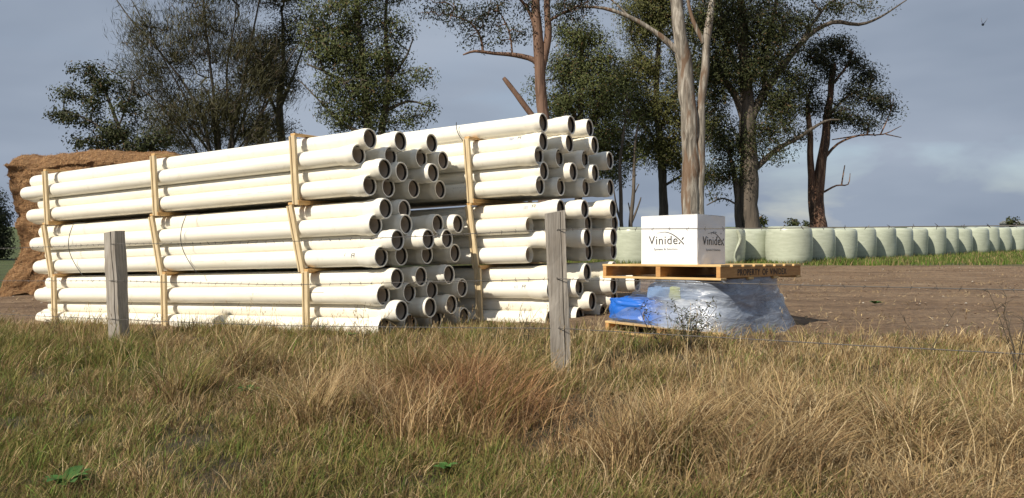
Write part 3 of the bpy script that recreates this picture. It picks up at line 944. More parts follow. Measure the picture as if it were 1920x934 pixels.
# ------------------------------------------------------------------ trees
def grow_tree(name, label, Y0, limbs, blobs, bark, pal, leaf=(0.15, 0.045), per=34, sigma=0.30, dens=1.0, kind='leaf', seed=0, group='trees behind the yard', twig=0.011, depth_k=0.9, fleck=0.0):
    rs = np.random.default_rng(100 + seed); rnd = random.Random(200 + seed)
    base = at(limbs[0][0][0], 470, Y0)
    root = empty(name, (base.x, base.y, gz(base.x, base.y) - 0.1))
    O = root.location
    V = []; Q = []; nodes = []; nv = 0
    def add_tube(pts, rads, sides):
        nonlocal nv
        v, q = tube_arrays(pts, rads, sides)
        V.extend([tuple(p - O) for p in v]); Q.extend([tuple(i + nv for i in f) for f in q]); nv += len(v)
    for limb in limbs:
        ctl = []
        for p in limb:
            Y = Y0 + (p[3] if len(p) > 3 else 0)
            w = at(p[0], p[1], Y)
            ctl.append((w, p[2] / 1447 * Y))
        pts, rads = [], []
        for i in range(len(ctl) - 1):                     # Catmull-Rom through the control points
            p0 = ctl[max(i - 1, 0)][0]; p1 = ctl[i][0]; p2 = ctl[i + 1][0]; p3 = ctl[min(i + 2, len(ctl) - 1)][0]
            seg = max(3, int((p2 - p1).length / 0.30))
            for k in range(seg):
                t = k / seg
                q = 0.5 * ((2 * p1) + (p2 - p0) * t + (2 * p0 - 5 * p1 + 4 * p2 - p3) * t * t + (3 * p1 - p0 - 3 * p2 + p3) * t ** 3)
                r = ctl[i][1] + (ctl[i + 1][1] - ctl[i][1]) * t
                j = 0.35 * r + 0.015
                q = q + Vector((noise.noise(q * 0.9 + Vector((seed, 0, 0))), noise.noise(q * 0.9 + Vector((0, seed, 5))), 0)) * j
                pts.append(q); rads.append(r * (1 + 0.16 * noise.noise(q * 2.3)))
        pts.append(ctl[-1][0]); rads.append(ctl[-1][1])
        if limb[0][1] > 425:
            pts[0].z = O.z; rads[0] *= 1.35
        add_tube(pts, rads, 12 if max(rads) > 0.15 else 7)
        for p, r in zip(pts[2:], rads[2:]): nodes.append((p, r))
    # clumps
    clumps = []; centres = []
    for bl in blobs:
        px, py, rx, ry = bl[:4]; n_k = bl[4] if len(bl) > 4 else 1.0
        dy = (bl[5] if len(bl) > 5 else 0)
        c = at(px, py, Y0 + dy); sx = rx / 1447 * Y0; sz = ry / 1447 * Y0; sy = max(0.5, depth_k * math.sqrt(sx * sz))
        n = max(3, int(dens * n_k * 24.0 * (sx * sz) ** 0.80 * (1 + sy * 0.5)))
        for _ in range(n):
            d = Vector((rnd.gauss(0, 1), rnd.gauss(0, 1), rnd.gauss(0, 1))).normalized() * rnd.random() ** 0.45
            clumps.append(c + Vector((d.x * sx, d.y * sy, d.z * sz))); centres.append(tuple(c))
    # join every clump to the nearest wood already standing, nearest first
    NP = np.array([tuple(p) for p, r in nodes]); par = [-1] * len(nodes); load = [0] * len(nodes); pos = [p for p, r in nodes]
    nl = len(nodes)
    CP = np.array([tuple(c) for c in clumps]) if clumps else np.zeros((0, 3))
    CC = np.array(centres) if centres else np.zeros((0, 3))
    if len(CP):
        order = np.argsort(np.min(np.linalg.norm(CP[:, None, :] - NP[None, ::3, :], axis=2), 1))
        links = []
        PA = np.zeros((len(pos) + len(CP) * 3, 3)); PA[:len(pos)] = NP; cnt = len(pos)
        for ci in order:
            c = CP[ci]
            dv = c - PA[:cnt]
            dist = np.linalg.norm(dv, axis=1)
            cost = dist + 0.9 * np.maximum(0, -dv[:, 2]) * (np.arange(cnt) < nl)
            k = int(np.argmin(cost))
            a = PA[k]; L = dist[k]
            m1 = a + (c - a) * 0.38 + rs.normal(size=3) * 0.10 * L + np.array([0, 0, 0.08 * L])
            m2 = a + (c - a) * 0.72 + rs.normal(size=3) * 0.08 * L + np.array([0, 0, 0.07 * L])
            PA[cnt], PA[cnt + 1], PA[cnt + 2] = m1, m2, c
            par += [k, cnt, cnt + 1]; load += [0, 0, 1]
            cnt += 3
        for i in range(cnt - 1, nl - 1, -1):
            if par[i] >= nl: load[par[i]] += load[i]
        for i in range(nl, cnt, 3):
            k = par[i]
            r0 = twig * 0.75 * math.sqrt(max(load[i], 1)) + 0.004
            ptl = [PA[k], PA[i], PA[i + 1], PA[i + 2]]
            add_tube([Vector(p) for p in ptl], [r0 * 1.15, r0, max(r0 * 0.8, 0.006), 0.007 if load[i + 2] <= 1 else r0 * 0.75], 4 if r0 < 0.03 else 6)
    new_obj('trunk', mesh_np('trunk', V, Q, True), bark, root)
    if len(CP):
        nC = len(CP); sz = rs.uniform(0.5, 1.3, nC)
        cnts = np.maximum(4, (per * 1.75 * sz ** 2 * rs.uniform(0.5, 1.4, nC)).astype(int))
        ii = np.repeat(np.arange(nC), cnts); N = len(ii)
        off = np.clip(rs.normal(size=(N, 3)), -1.7, 1.7) * (1.12 * sigma * sz[ii])[:, None] * np.array([1, 1, 0.72])
        if kind == 'needle':
            C0 = np.array(base) + np.array([0, 0, 3.0])
            outw = CP[ii] - C0; outw /= np.linalg.norm(outw, axis=1, keepdims=True) + 1e-6
            d = outw * 0.9 + np.array([0, 0, 0.35]) + rs.normal(size=(N, 3)) * 0.55
        else:
            d = rs.normal(size=(N, 3)) * np.array([0.75, 0.75, 0.6]) + np.array([0, 0, -0.55])
        d /= np.linalg.norm(d, axis=1, keepdims=True) + 1e-6
        ctr = CC[ii]
        o1 = off / (np.linalg.norm(off, axis=1, keepdims=True) + 1e-6)
        o2 = CP[ii] - ctr; o2 /= np.linalg.norm(o2, axis=1, keepdims=True) + 1e-6
        nrm = 0.8 * o1 + 0.7 * o2 + rs.normal(size=(N, 3)) * 0.42 + np.array([0, 0, 0.15]); nrm /= np.linalg.norm(nrm, axis=1, keepdims=True) + 1e-6
        d = d - nrm * np.sum(d * nrm, 1, keepdims=True) * 0.85; d /= np.linalg.norm(d, axis=1, keepdims=True) + 1e-6
        s = np.cross(nrm, d); s /= np.linalg.norm(s, axis=1, keepdims=True) + 1e-6
        L = 0.80 * leaf[0] * rs.uniform(0.6, 1.4, (N, 1)); W = 0.85 * leaf[1] * rs.uniform(0.6, 1.3, (N, 1))
        P = CP[ii] + off - np.array(O)
        VV = np.stack([P, P + d * L * .45 + s * W * .5, P + d * L, P + d * L * .45 - s * W * .5], 1).reshape(-1, 3)
        FF = np.arange(4 * N).reshape(-1, 4)
        pal = np.array(pal); tone = rs.random(nC)[ii] * 0.7 + rs.random(N) * 0.3
        cc = pal[0] + (pal[1] - pal[0]) * tone[:, None]
        cc = cc * rs.uniform(0.85, 1.15, (N, 1)) * rs.uniform(0.7, 1.2, nC)[ii][:, None]
        if len(pal) > 2:
            pick = rs.random(N) < 0.06; cc[pick] = pal[2]
        new_obj('crown', mesh_np('crown', VV, FF, False, np.repeat(cc, 4, 0)), M_LEAF, root)
    return tag(root, label, 'tree', group)

G_DARK = [(0.022, 0.028, 0.011), (0.062, 0.072, 0.024), (0.10, 0.065, 0.03)]
G_MID = [(0.032, 0.043, 0.015), (0.112, 0.128, 0.042), (0.12, 0.08, 0.035)]
G_BRN = [(0.034, 0.034, 0.014), (0.085, 0.080, 0.032), (0.09, 0.06, 0.035)]
G_OLV = [(0.044, 0.052, 0.017), (0.150, 0.152, 0.050), (0.14, 0.095, 0.04)]
G_BLK = [(0.016, 0.021, 0.012), (0.046, 0.053, 0.024), (0.06, 0.045, 0.03)]

grow_tree('she_oak', 'feathery brown-green multi-stemmed tree rising behind the hay and left pipes', 32,
  [[(402, 490, 4.08), (396, 300, 3.4), (375, 210, 2.72), (318, 120, 2.04), (240, 30, 1.36), (200, -30, 0.68)],
   [(410, 490, 4.08), (412, 290, 3.4), (402, 190, 2.72), (388, 70, 2.04), (372, -70, 1.02, 1)],
   [(422, 490, 4.08), (428, 290, 3.4), (448, 195, 2.72), (468, 90, 2.04), (498, -60, 1.02, -1)],
   [(432, 490, 4.08), (452, 300, 3.06), (495, 205, 2.38), (540, 115, 1.7), (575, 60, 0.68)],
   [(398, 490, 3.4), (385, 330, 2.72), (335, 235, 2.04), (262, 165, 1.36), (180, 118, 0.68)],
   [(405, 300, 2.04), (350, 190, 1.7), (290, 80, 1.02), (235, -20, 0.68)],
   [(440, 480, 3.4), (440, 320, 2.72), (425, 150, 2.04), (440, 40, 1.36), (450, -60, 0.68)],
   [(430, 300, 2.04), (480, 230, 1.7), (510, 140, 1.36), (520, 60, 0.68)]],
  [(300, 130, 80, 85, .9), (385, 60, 90, 80, .9), (470, 110, 75, 75, 1), (420, 215, 90, 60, 1.3), (335, 235, 75, 45, 1.2), (505, 180, 50, 60, 1.1), (420, -60, 150, 80, .9), (490, 262, 55, 35), (270, 50, 40, 60, .5), (250, 165, 40, 25, .5), (350, 275, 60, 25)],
  M_BARK_DARK, G_BRN, leaf=(0.42, 0.026), per=28, sigma=0.30, dens=1.2, kind='needle', seed=1, twig=0.012)
grow_tree('leafy_tree', 'small dark leafy tree with clumped foliage at the far left, above the hay stack', 27,
  [[(245, 490, 6), (240, 300, 5), (222, 235, 3.5), (195, 170, 2.5), (165, 130, 1.2)], [(238, 300, 3.5), (190, 240, 2.5), (120, 205, 1.2)], [(242, 310, 3.5), (275, 265, 2.5), (300, 240, 1.2)], [(222, 240, 2), (240, 190, 1.5), (250, 150, 1)]],
  [(158, 128, 24, 18), (182, 160, 26, 18, 1.2), (130, 176, 34, 12, 1.3), (180, 185, 22, 20), (106, 212, 20, 13), (135, 222, 30, 13), (170, 220, 26, 16, .8), (220, 252, 60, 26, 1.1), (285, 268, 55, 18, 1.1), (240, 195, 36, 26, .7), (215, 150, 28, 18, .6), (165, 262, 40, 14), (250, 280, 90, 14, 1.2)],
  M_BARK_DARK, G_DARK, leaf=(0.13, 0.06), per=58, sigma=0.18, dens=1.2, seed=2)
grow_tree('wattle_tree', 'dark olive bushy tree low among the feathery stems, above the second timber frame', 34,
  [[(415, 490, 6), (412, 330, 5), (400, 230, 3), (390, 170, 1.5)], [(414, 330, 3.5), (450, 240, 2.5), (475, 150, 1)], [(412, 310, 3), (360, 240, 2), (325, 190, 1)]],
  [(345, 195, 55, 36, 1.1), (425, 185, 70, 50, 1.2), (475, 120, 60, 50, 1), (400, 245, 90, 26, 1.1), (320, 255, 50, 20, 1), (480, 235, 50, 30, 1), (370, 120, 50, 36, .7), (290, 215, 36, 24, .8)],
  M_BARK_DARK, G_BRN, leaf=(0.16, 0.05), per=40, sigma=0.24, dens=0.62, seed=14)
grow_tree('dark_gum', 'dark slender tree with forked trunk beside the brown-green tree', 34,
  [[(530, 490, 9), (528, 290, 8), (524, 190, 6), (532, 120, 4), (528, 20, 2)], [(527, 230, 4), (505, 180, 3), (488, 140, 1.5)], [(526, 200, 4), (550, 140, 2.5), (572, 80, 1.5)]],
  [(520, 100, 45, 45, 1.1), (505, 150, 38, 36), (548, 60, 40, 45), (540, 160, 26, 30, .8), (490, 240, 40, 35, .8), (545, 250, 20, 30, .5), (530, -10, 60, 45, .9)],
  M_BARK_DARK, G_BRN, leaf=(0.16, 0.045), per=46, sigma=0.28, dens=1.2, seed=3)
grow_tree('gum_tree', 'dense green gum tree rising behind the left pipe stack', 30,
  [[(692, 490, 10), (690, 260, 8), (680, 130, 6), (668, 0, 4), (660, -70, 2)], [(714, 490, 9), (717, 260, 7), (728, 160, 5), (722, 40, 3), (735, -60, 2)], [(690, 200, 4), (640, 150, 3), (575, 120, 1.5)], [(720, 210, 4), (765, 190, 2.5), (805, 200, 1)], [(690, 255, 4), (640, 230, 3), (600, 190, 1.5), (560, 150, 1)], [(728, 150, 3), (760, 110, 2), (775, 70, 1)]],
  [(655, 25, 85, 50, 1.3), (640, 95, 70, 50, 1.3), (685, 170, 80, 50, 1.4), (645, 215, 55, 30, 1.2), (715, 110, 55, 50, 1.2), (750, 165, 28, 26), (792, 142, 24, 16, .8), (805, 200, 20, 16, .8), (768, 215, 30, 28, .7), (700, -50, 120, 55, 1.2), (592, 60, 28, 45, .9), (715, 225, 45, 26), (745, 60, 24, 40, .8), (620, 165, 30, 26)],
  M_BARK_GREY, G_MID, leaf=(0.16, 0.055), per=50, sigma=0.24, dens=1.2, seed=4)
grow_tree('red_gum', 'red-brown trunked tree with a bent limb and a broken branch, behind right pipe stack', 26,
  [[(1021, 490, 14), (1020, 300, 12.5), (1019, 215, 11), (1014, 130, 10.5), (1006, 40, 9), (1000, -70, 6)], [(1016, 135, 7), (1027, 70, 7), (1026, -10, 6), (1030, -80, 4)],
   [(1013, 128, 6), (1000, 112, 5.5), (965, 103, 4.5), (925, 100, 3.5), (890, 96, 2.5), (868, 103, 1.2)], [(1006, 228, 6), (985, 198, 5.5), (962, 168, 5), (944, 146, 3.5)],
   [(905, 98, 2.5), (900, 70, 2), (878, 40, 1.5), (830, 25, 1)], [(960, 103, 2), (955, 60, 1.5), (935, 20, 1)], [(1006, 60, 4), (985, 10, 3), (930, -40, 2)], [(1028, 40, 3), (1065, 20, 2), (1100, 5, 1)]],
  [(805, 12, 26, 18), (850, 18, 40, 22), (895, 40, 45, 22), (940, 15, 55, 26), (960, 62, 36, 18, .8), (1062, 30, 40, 30, .9), (1092, 0, 40, 18), (880, 68, 26, 12, .7), (950, -55, 130, 45), (985, 30, 30, 30, .8), (935, 80, 30, 14, .5), (1060, -55, 70, 40)],
  M_BARK_RED, G_BLK, leaf=(0.14, 0.05), per=40, sigma=0.22, dens=1.05, seed=5, twig=0.012)
grow_tree('bushy_gum', 'bushy green tree low behind the right pipe stack, beside the red trunk', 31,
  [[(1085, 490, 8), (1085, 280, 7), (1092, 150, 5), (1090, 60, 2)], [(1086, 290, 4), (1120, 220, 3), (1150, 180, 1.5)], [(1087, 240, 4), (1060, 170, 3), (1045, 120, 1.5)], [(1088, 330, 3), (1125, 310, 2), (1150, 300, 1)]],
  [(1092, 72, 42, 38, 1.3), (1068, 130, 45, 40, 1.4), (1115, 180, 62, 50, 1.3), (1058, 195, 34, 36, 1.3), (1140, 250, 44, 44, 1.2), (1095, 262, 50, 36, 1.2), (1125, 300, 40, 30), (1155, 330, 24, 24, .7), (1008, 150, 16, 10, .8), (1005, 178, 12, 8, .6), (1060, 60, 20, 20), (1035, 250, 30, 40, 1), (1150, 180, 40, 50, 1.1), (1175, 280, 30, 30, .8), (1125, 120, 36, 40, 1.1)],
  M_BARK_DARK, G_MID, leaf=(0.15, 0.05), per=56, sigma=0.27, dens=1.6, seed=6)
grow_tree('sapling', 'thin pale-stemmed sapling with bare lower stems, just left of the carton', 29,
  [[(1168, 490, 4), (1163, 350, 3.5), (1162, 300, 3), (1172, 230, 2), (1176, 170, 1)], [(1178, 490, 4), (1188, 350, 3.5), (1190, 280, 2.5), (1200, 220, 1.5)], [(1180, 430, 2.5), (1192, 400, 2), (1202, 370, 1)], [(1166, 420, 2.5), (1156, 390, 2), (1150, 350, 1)], [(1186, 370, 1.5), (1198, 345, 1)], [(1185, 410, 1.5), (1178, 380, 1)]],
  [(1170, 200, 26, 34, .9), (1200, 225, 26, 26, .9), (1175, 275, 20, 18, .5), (1196, 300, 12, 12, .4)],
  M_BARK_GREY, G_MID, leaf=(0.14, 0.045), per=36, sigma=0.24, dens=1.0, seed=7)
grow_tree('gum_tree', 'leafy olive gum tree standing behind the big pale trunk', 33,
  [[(1245, 490, 9), (1242, 330, 8), (1232, 200, 6), (1235, 60, 4), (1245, -60, 2)], [(1240, 280, 4), (1205, 230, 3), (1180, 180, 1.5)], [(1238, 240, 4), (1265, 180, 3), (1290, 120, 1.5)], [(1234, 150, 3), (1200, 100, 2), (1180, 60, 1)], [(1243, 350, 3), (1290, 325, 2), (1330, 330, 1)]],
  [(1222, 50, 52, 45, 1.3), (1200, 130, 42, 45, 1.3), (1245, 195, 55, 45, 1.3), (1220, 268, 50, 30, 1.2), (1262, 295, 45, 28, 1.1), (1245, -35, 70, 45, 1.1), (1195, 205, 36, 42, 1.2), (1285, 335, 40, 14, .7), (1330, 330, 35, 26, .8), (1280, 120, 26, 50), (1312, 40, 40, 50, 1.1), (1325, 140, 36, 50, 1.1), (1330, 235, 36, 45, 1), (1210, 10, 60, 40, 1.2), (1265, 250, 40, 40, 1), (1170, 150, 26, 40, .9)],
  M_BARK_DARK, G_OLV, leaf=(0.16, 0.05), per=56, sigma=0.26, dens=1.5, seed=8)
grow_tree('pale_gum', 'tall pale gum with peeling streaked bark and twin stems, behind the carton', 28,
  [[(1297, 490, 20), (1295, 395, 17.5), (1295, 330, 16.5), (1292, 250, 16), (1289, 180, 15), (1282, 100, 13.5), (1271, 30, 12), (1262, -70, 9)],
   [(1312, 440, 9), (1313, 300, 8.5), (1315, 210, 8), (1319, 140, 7.5), (1328, 60, 7), (1340, -20, 6), (1346, -80, 5)],
   [(1287, 112, 7), (1262, 88, 6), (1225, 58, 5), (1180, 32, 4), (1130, 15, 3), (1085, 12, 2), (1045, 6, 1)],
   [(1320, 80, 5), (1300, 40, 4), (1290, 0, 3)], [(1180, 32, 2), (1140, -5, 1.5), (1100, -25, 1)]],
  [(1085, 4, 30, 10, .5), (1125, -10, 35, 15, .8), (1300, -85, 130, 45, 1), (1330, 20, 22, 25, .5), (1060, 10, 24, 8, .5)],
  M_BARK_PALE, G_DARK, leaf=(0.15, 0.05), per=40, sigma=0.25, dens=1.0, seed=9)
grow_tree('spreading_gum', 'big dark gum with grey-brown trunk forking into spreading limbs, right of the carton', 30,
  [[(1406, 490, 20), (1404, 400, 18.5), (1402, 320, 17), (1401, 230, 15), (1399, 150, 11), (1392, 50, 8), (1385, -70, 5)],
   [(1399, 240, 8), (1384, 190, 7), (1365, 160, 6), (1345, 148, 4)], [(1404, 230, 9), (1432, 175, 7), (1470, 120, 6), (1512, 70, 5), (1560, 42, 4), (1610, 46, 3), (1650, 32, 2), (1700, 0, 1)],
   [(1412, 320, 6), (1450, 285, 5), (1490, 262, 4), (1545, 228, 2.5), (1575, 225, 1)], [(1432, 175, 5), (1440, 90, 4), (1455, 0, 3), (1460, -60, 2)], [(1500, 80, 3), (1550, 10, 2.5), (1600, -15, 1.5)],
   [(1390, 490, 9), (1384, 390, 7), (1378, 330, 5), (1365, 280, 3)], [(1400, 160, 5), (1365, 90, 4), (1350, 10, 3), (1345, -60, 2)], [(1383, 385, 2), (1355, 372, 1.5), (1325, 385, 1)]],
  [(1355, 60, 50, 55, 1.3), (1425, 45, 58, 55, 1.3), (1395, 130, 65, 45, 1.2), (1470, 55, 45, 45, 1.1), (1340, 200, 34, 36), (1355, 265, 55, 34, 1.1), (1450, 245, 50, 40, 1.1), (1365, 320, 55, 26, 1), (1478, 135, 26, 30), (1565, 10, 50, 15, .8), (1635, 14, 40, 10, .5), (1450, 185, 45, 34), (1430, -60, 150, 55, 1.1), (1455, 292, 26, 16, .7), (1340, 370, 26, 12, .5), (1510, 40, 30, 22, .8), (1405, 290, 30, 26), (1340, 130, 40, 50, 1.2), (1470, 200, 34, 50, 1), (1370, 10, 60, 40, 1.2), (1440, 110, 50, 40, 1.2)],
  M_BARK_GREY, G_DARK, leaf=(0.15, 0.05), per=54, sigma=0.27, dens=1.4, seed=10)
grow_tree('rusty_gum', 'smaller tree with rust-brown twin trunk and dark sparse crown at right, above the bales', 32,
  [[(1536, 490, 15), (1535, 420, 14), (1534, 350, 11), (1546, 270, 8), (1555, 190, 6), (1563, 120, 5)], [(1526, 430, 7), (1521, 330, 6), (1518, 240, 5), (1514, 180, 3)], [(1544, 300, 3), (1570, 270, 2.3), (1610, 254, 1.7), (1655, 252, 1.2), (1690, 236, .6)],
   [(1545, 360, 2.2), (1568, 348, 1.6), (1590, 346, 1.1), (1594, 325, .6)], [(1555, 215, 3), (1590, 180, 2.5), (1630, 165, 1.5)], [(1578, 347, 1.5), (1584, 310, 1)], [(1650, 252, 1.5), (1668, 215, 1), (1676, 185, .7)], [(1560, 160, 2.5), (1590, 120, 2), (1600, 95, 1)], [(1610, 254, 1.5), (1560, 262, 1)], [(1660, 252, 1.2), (1690, 258, .7)]],
  [(1520, 100, 30, 22, 1.2), (1565, 86, 38, 18, 1.2), (1600, 112, 26, 15, 1), (1622, 142, 28, 16, 1.1), (1640, 180, 30, 16, 1.1), (1664, 203, 18, 11, 1), (1600, 178, 34, 24, .9), (1508, 158, 26, 32, 1), (1522, 200, 26, 24, .9), (1605, 225, 46, 14, .8), (1572, 215, 30, 22, .8), (1555, 130, 26, 26, .7), (1630, 235, 30, 10, .7), (1500, 250, 24, 20, .6)],
  M_BARK_RUST, G_BLK, leaf=(0.14, 0.055), per=54, sigma=0.23, dens=1.7, seed=11)
grow_tree('edge_tree', 'dark green tree at the extreme left edge behind the hay stack', 40,
  [[(-15, 520, 8), (-14, 440, 6), (-10, 390, 3)]], [(-10, 410, 18, 40, 1.5), (-8, 455, 16, 35, 1.5), (-40, 400, 40, 60, 1)], M_BARK_DARK, G_BLK, leaf=(0.2, 0.08), per=60, sigma=0.3, dens=1.4, seed=12)
for i, (px, py, rx, ry, lab) in enumerate([(1486, 417, 13, 5, 'tiny round distant tree on the horizon between the two right trunks'), (1427, 412, 7, 9, 'tiny distant tree just right of the grey-brown trunk'), (1893, 416, 12, 4, 'tiny distant tree beside the shed on the right horizon'), (1512, 420, 8, 3, 'faint low distant tree left of the rusty trunk')]):
    grow_tree('distant_tree', lab, 150, [[(px, 436, 1.0), (px, 425, .8), (px, 418, .5)]], [(px, py, rx, ry, .5)], M_BARK_DARK, G_DARK, leaf=(0.7, 0.35), per=30, sigma=0.5, dens=.5, seed=20 + i, twig=0.03, group='distant trees on the horizon')
# far shed
sh = empty('shed', tuple(at(1905, 432, 160)))
bm = bmesh.new(); add_box(bm, (0, 0, 0.7), (5.0, 3.0, 1.4)); from_bm('wall', bm, m_plain('shed_wall', (0.12, 0.125, 0.13), 0.8), sh)
bm = bmesh.new(); 
vs = [bm.verts.new(v) for v in ((-2.7, -1.7, 1.4), (2.7, -1.7, 1.4), (2.7, 1.7, 1.4), (-2.7, 1.7, 1.4), (-2.7, 0, 2.0), (2.7, 0, 2.0))]
for f in ((0, 1, 5, 4), (2, 3, 4, 5), (0, 4, 3), (1, 2, 5), (0, 3, 2, 1)): bm.faces.new([vs[i] for i in f])
from_bm('roof', bm, m_plain('shed_roof', (0.22, 0.23, 0.24), 0.5), sh)
tag(sh, 'tiny grey farm shed on the right horizon', 'shed')

# ------------------------------------------------------------------ bird
def bird():
    p = at(1843, 46, 40)
    o = empty('bird', p)
    bm = bmesh.new(); bmesh.ops.create_icosphere(bm, subdivisions=2, radius=0.5)
    for v in bm.verts:
        c = v.co; k = 1 - 0.5 * max(0, c.x * 2) ** 2
        v.co = Vector((c.x * 0.34, c.y * 0.13 * k, c.z * 0.14 * k))
    from_bm('body', bm, M_NAVY, o, 60)
    for s in (-1, 1):
        V = [(0.06, 0.03 * s, 0.03), (-0.06, 0.03 * s, 0.03), (0.07, 0.10 * s, 0.20), (-0.05, 0.10 * s, 0.18), (0.0, 0.14 * s, 0.34), (-0.03, 0.14 * s, 0.33)]
        V2 = [(x, y + 0.008, z) for x, y, z in V]
        Q = [(0, 1, 3, 2), (2, 3, 5, 4), (6, 8, 9, 7), (8, 10, 11, 9), (0, 2, 8, 6), (2, 4, 10, 8), (1, 7, 9, 3), (3, 9, 11, 5), (4, 5, 11, 10), (0, 6, 7, 1)]
        new_obj('wing', mesh_np('wing', V + V2, Q), M_NAVY, o)
    o.rotation_euler = (0.2, 0, 0.9)
    tag(o, 'small dark bird flying with raised wings in the upper right sky', 'bird')
bird()

# ------------------------------------------------------------------ grass
def blades(name, X, Y, H, W, bend, az, cols, seg=3, z=None):
    n = len(X)
    if z is None: z = ground_z(X, Y)
    ts = np.linspace(0, 1, seg + 1)
    dx, dy = np.cos(az), np.sin(az)
    # side vector roughly facing any direction
    fa = RNG.uniform(0, math.pi, n); sx, sy = np.cos(fa), np.sin(fa)
    rows = []
    for k, t in enumerate(ts):
        th = bend * t                                     # angle from vertical grows along the blade
        hx = H * np.where(bend > 0.05, (1 - np.cos(th)) / np.maximum(bend, 0.05), 0)
        hz = H * np.where(bend > 0.05, np.sin(th) / np.maximum(bend, 0.05), t)
        w = W * (1 - t) ** 0.7 * 0.5
        cx = X + dx * hx; cy = Y + dy * hx; cz = z - 0.02 + hz
        if k < seg:
            rows.append(np.stack([cx - sx * w, cy - sy * w, cz], 1)); rows.append(np.stack([cx + sx * w, cy + sy * w, cz], 1))
        else: rows.append(np.stack([cx, cy, cz], 1))
    V = np.stack(rows, 1); m = V.shape[1]
    base = (np.arange(n) * m)[:, None]
    fl = []
    for k in range(seg - 1):
        a = 2 * k
        fl += [base + np.array([a, a + 1, a + 3]), base + np.array([a, a + 3, a + 2])]
    a = 2 * (seg - 1)
    fl.append(base + np.array([a, a + 1, a + 2]))
    Fc = np.concatenate(fl, 0)
    return new_obj(name, mesh_np(name, V.reshape(-1, 3), Fc, True, np.repeat(cols, m, 0)), M_GRASS)

def nz(X, Y, s, o):
    return np.array([noise.noise((x * s, y * s, o)) for x, y in zip(X, Y)])
DRY1 = np.array((0.50, 0.365, 0.185)); DRY2 = np.array((0.34, 0.225, 0.11)); DRY3 = np.array((0.62, 0.49, 0.29))
OLV = np.array((0.27, 0.235, 0.075)); GRN = np.array((0.15, 0.195, 0.045)); BRN = np.array((0.22, 0.13, 0.065)); LIME = np.array((0.18, 0.28, 0.05))

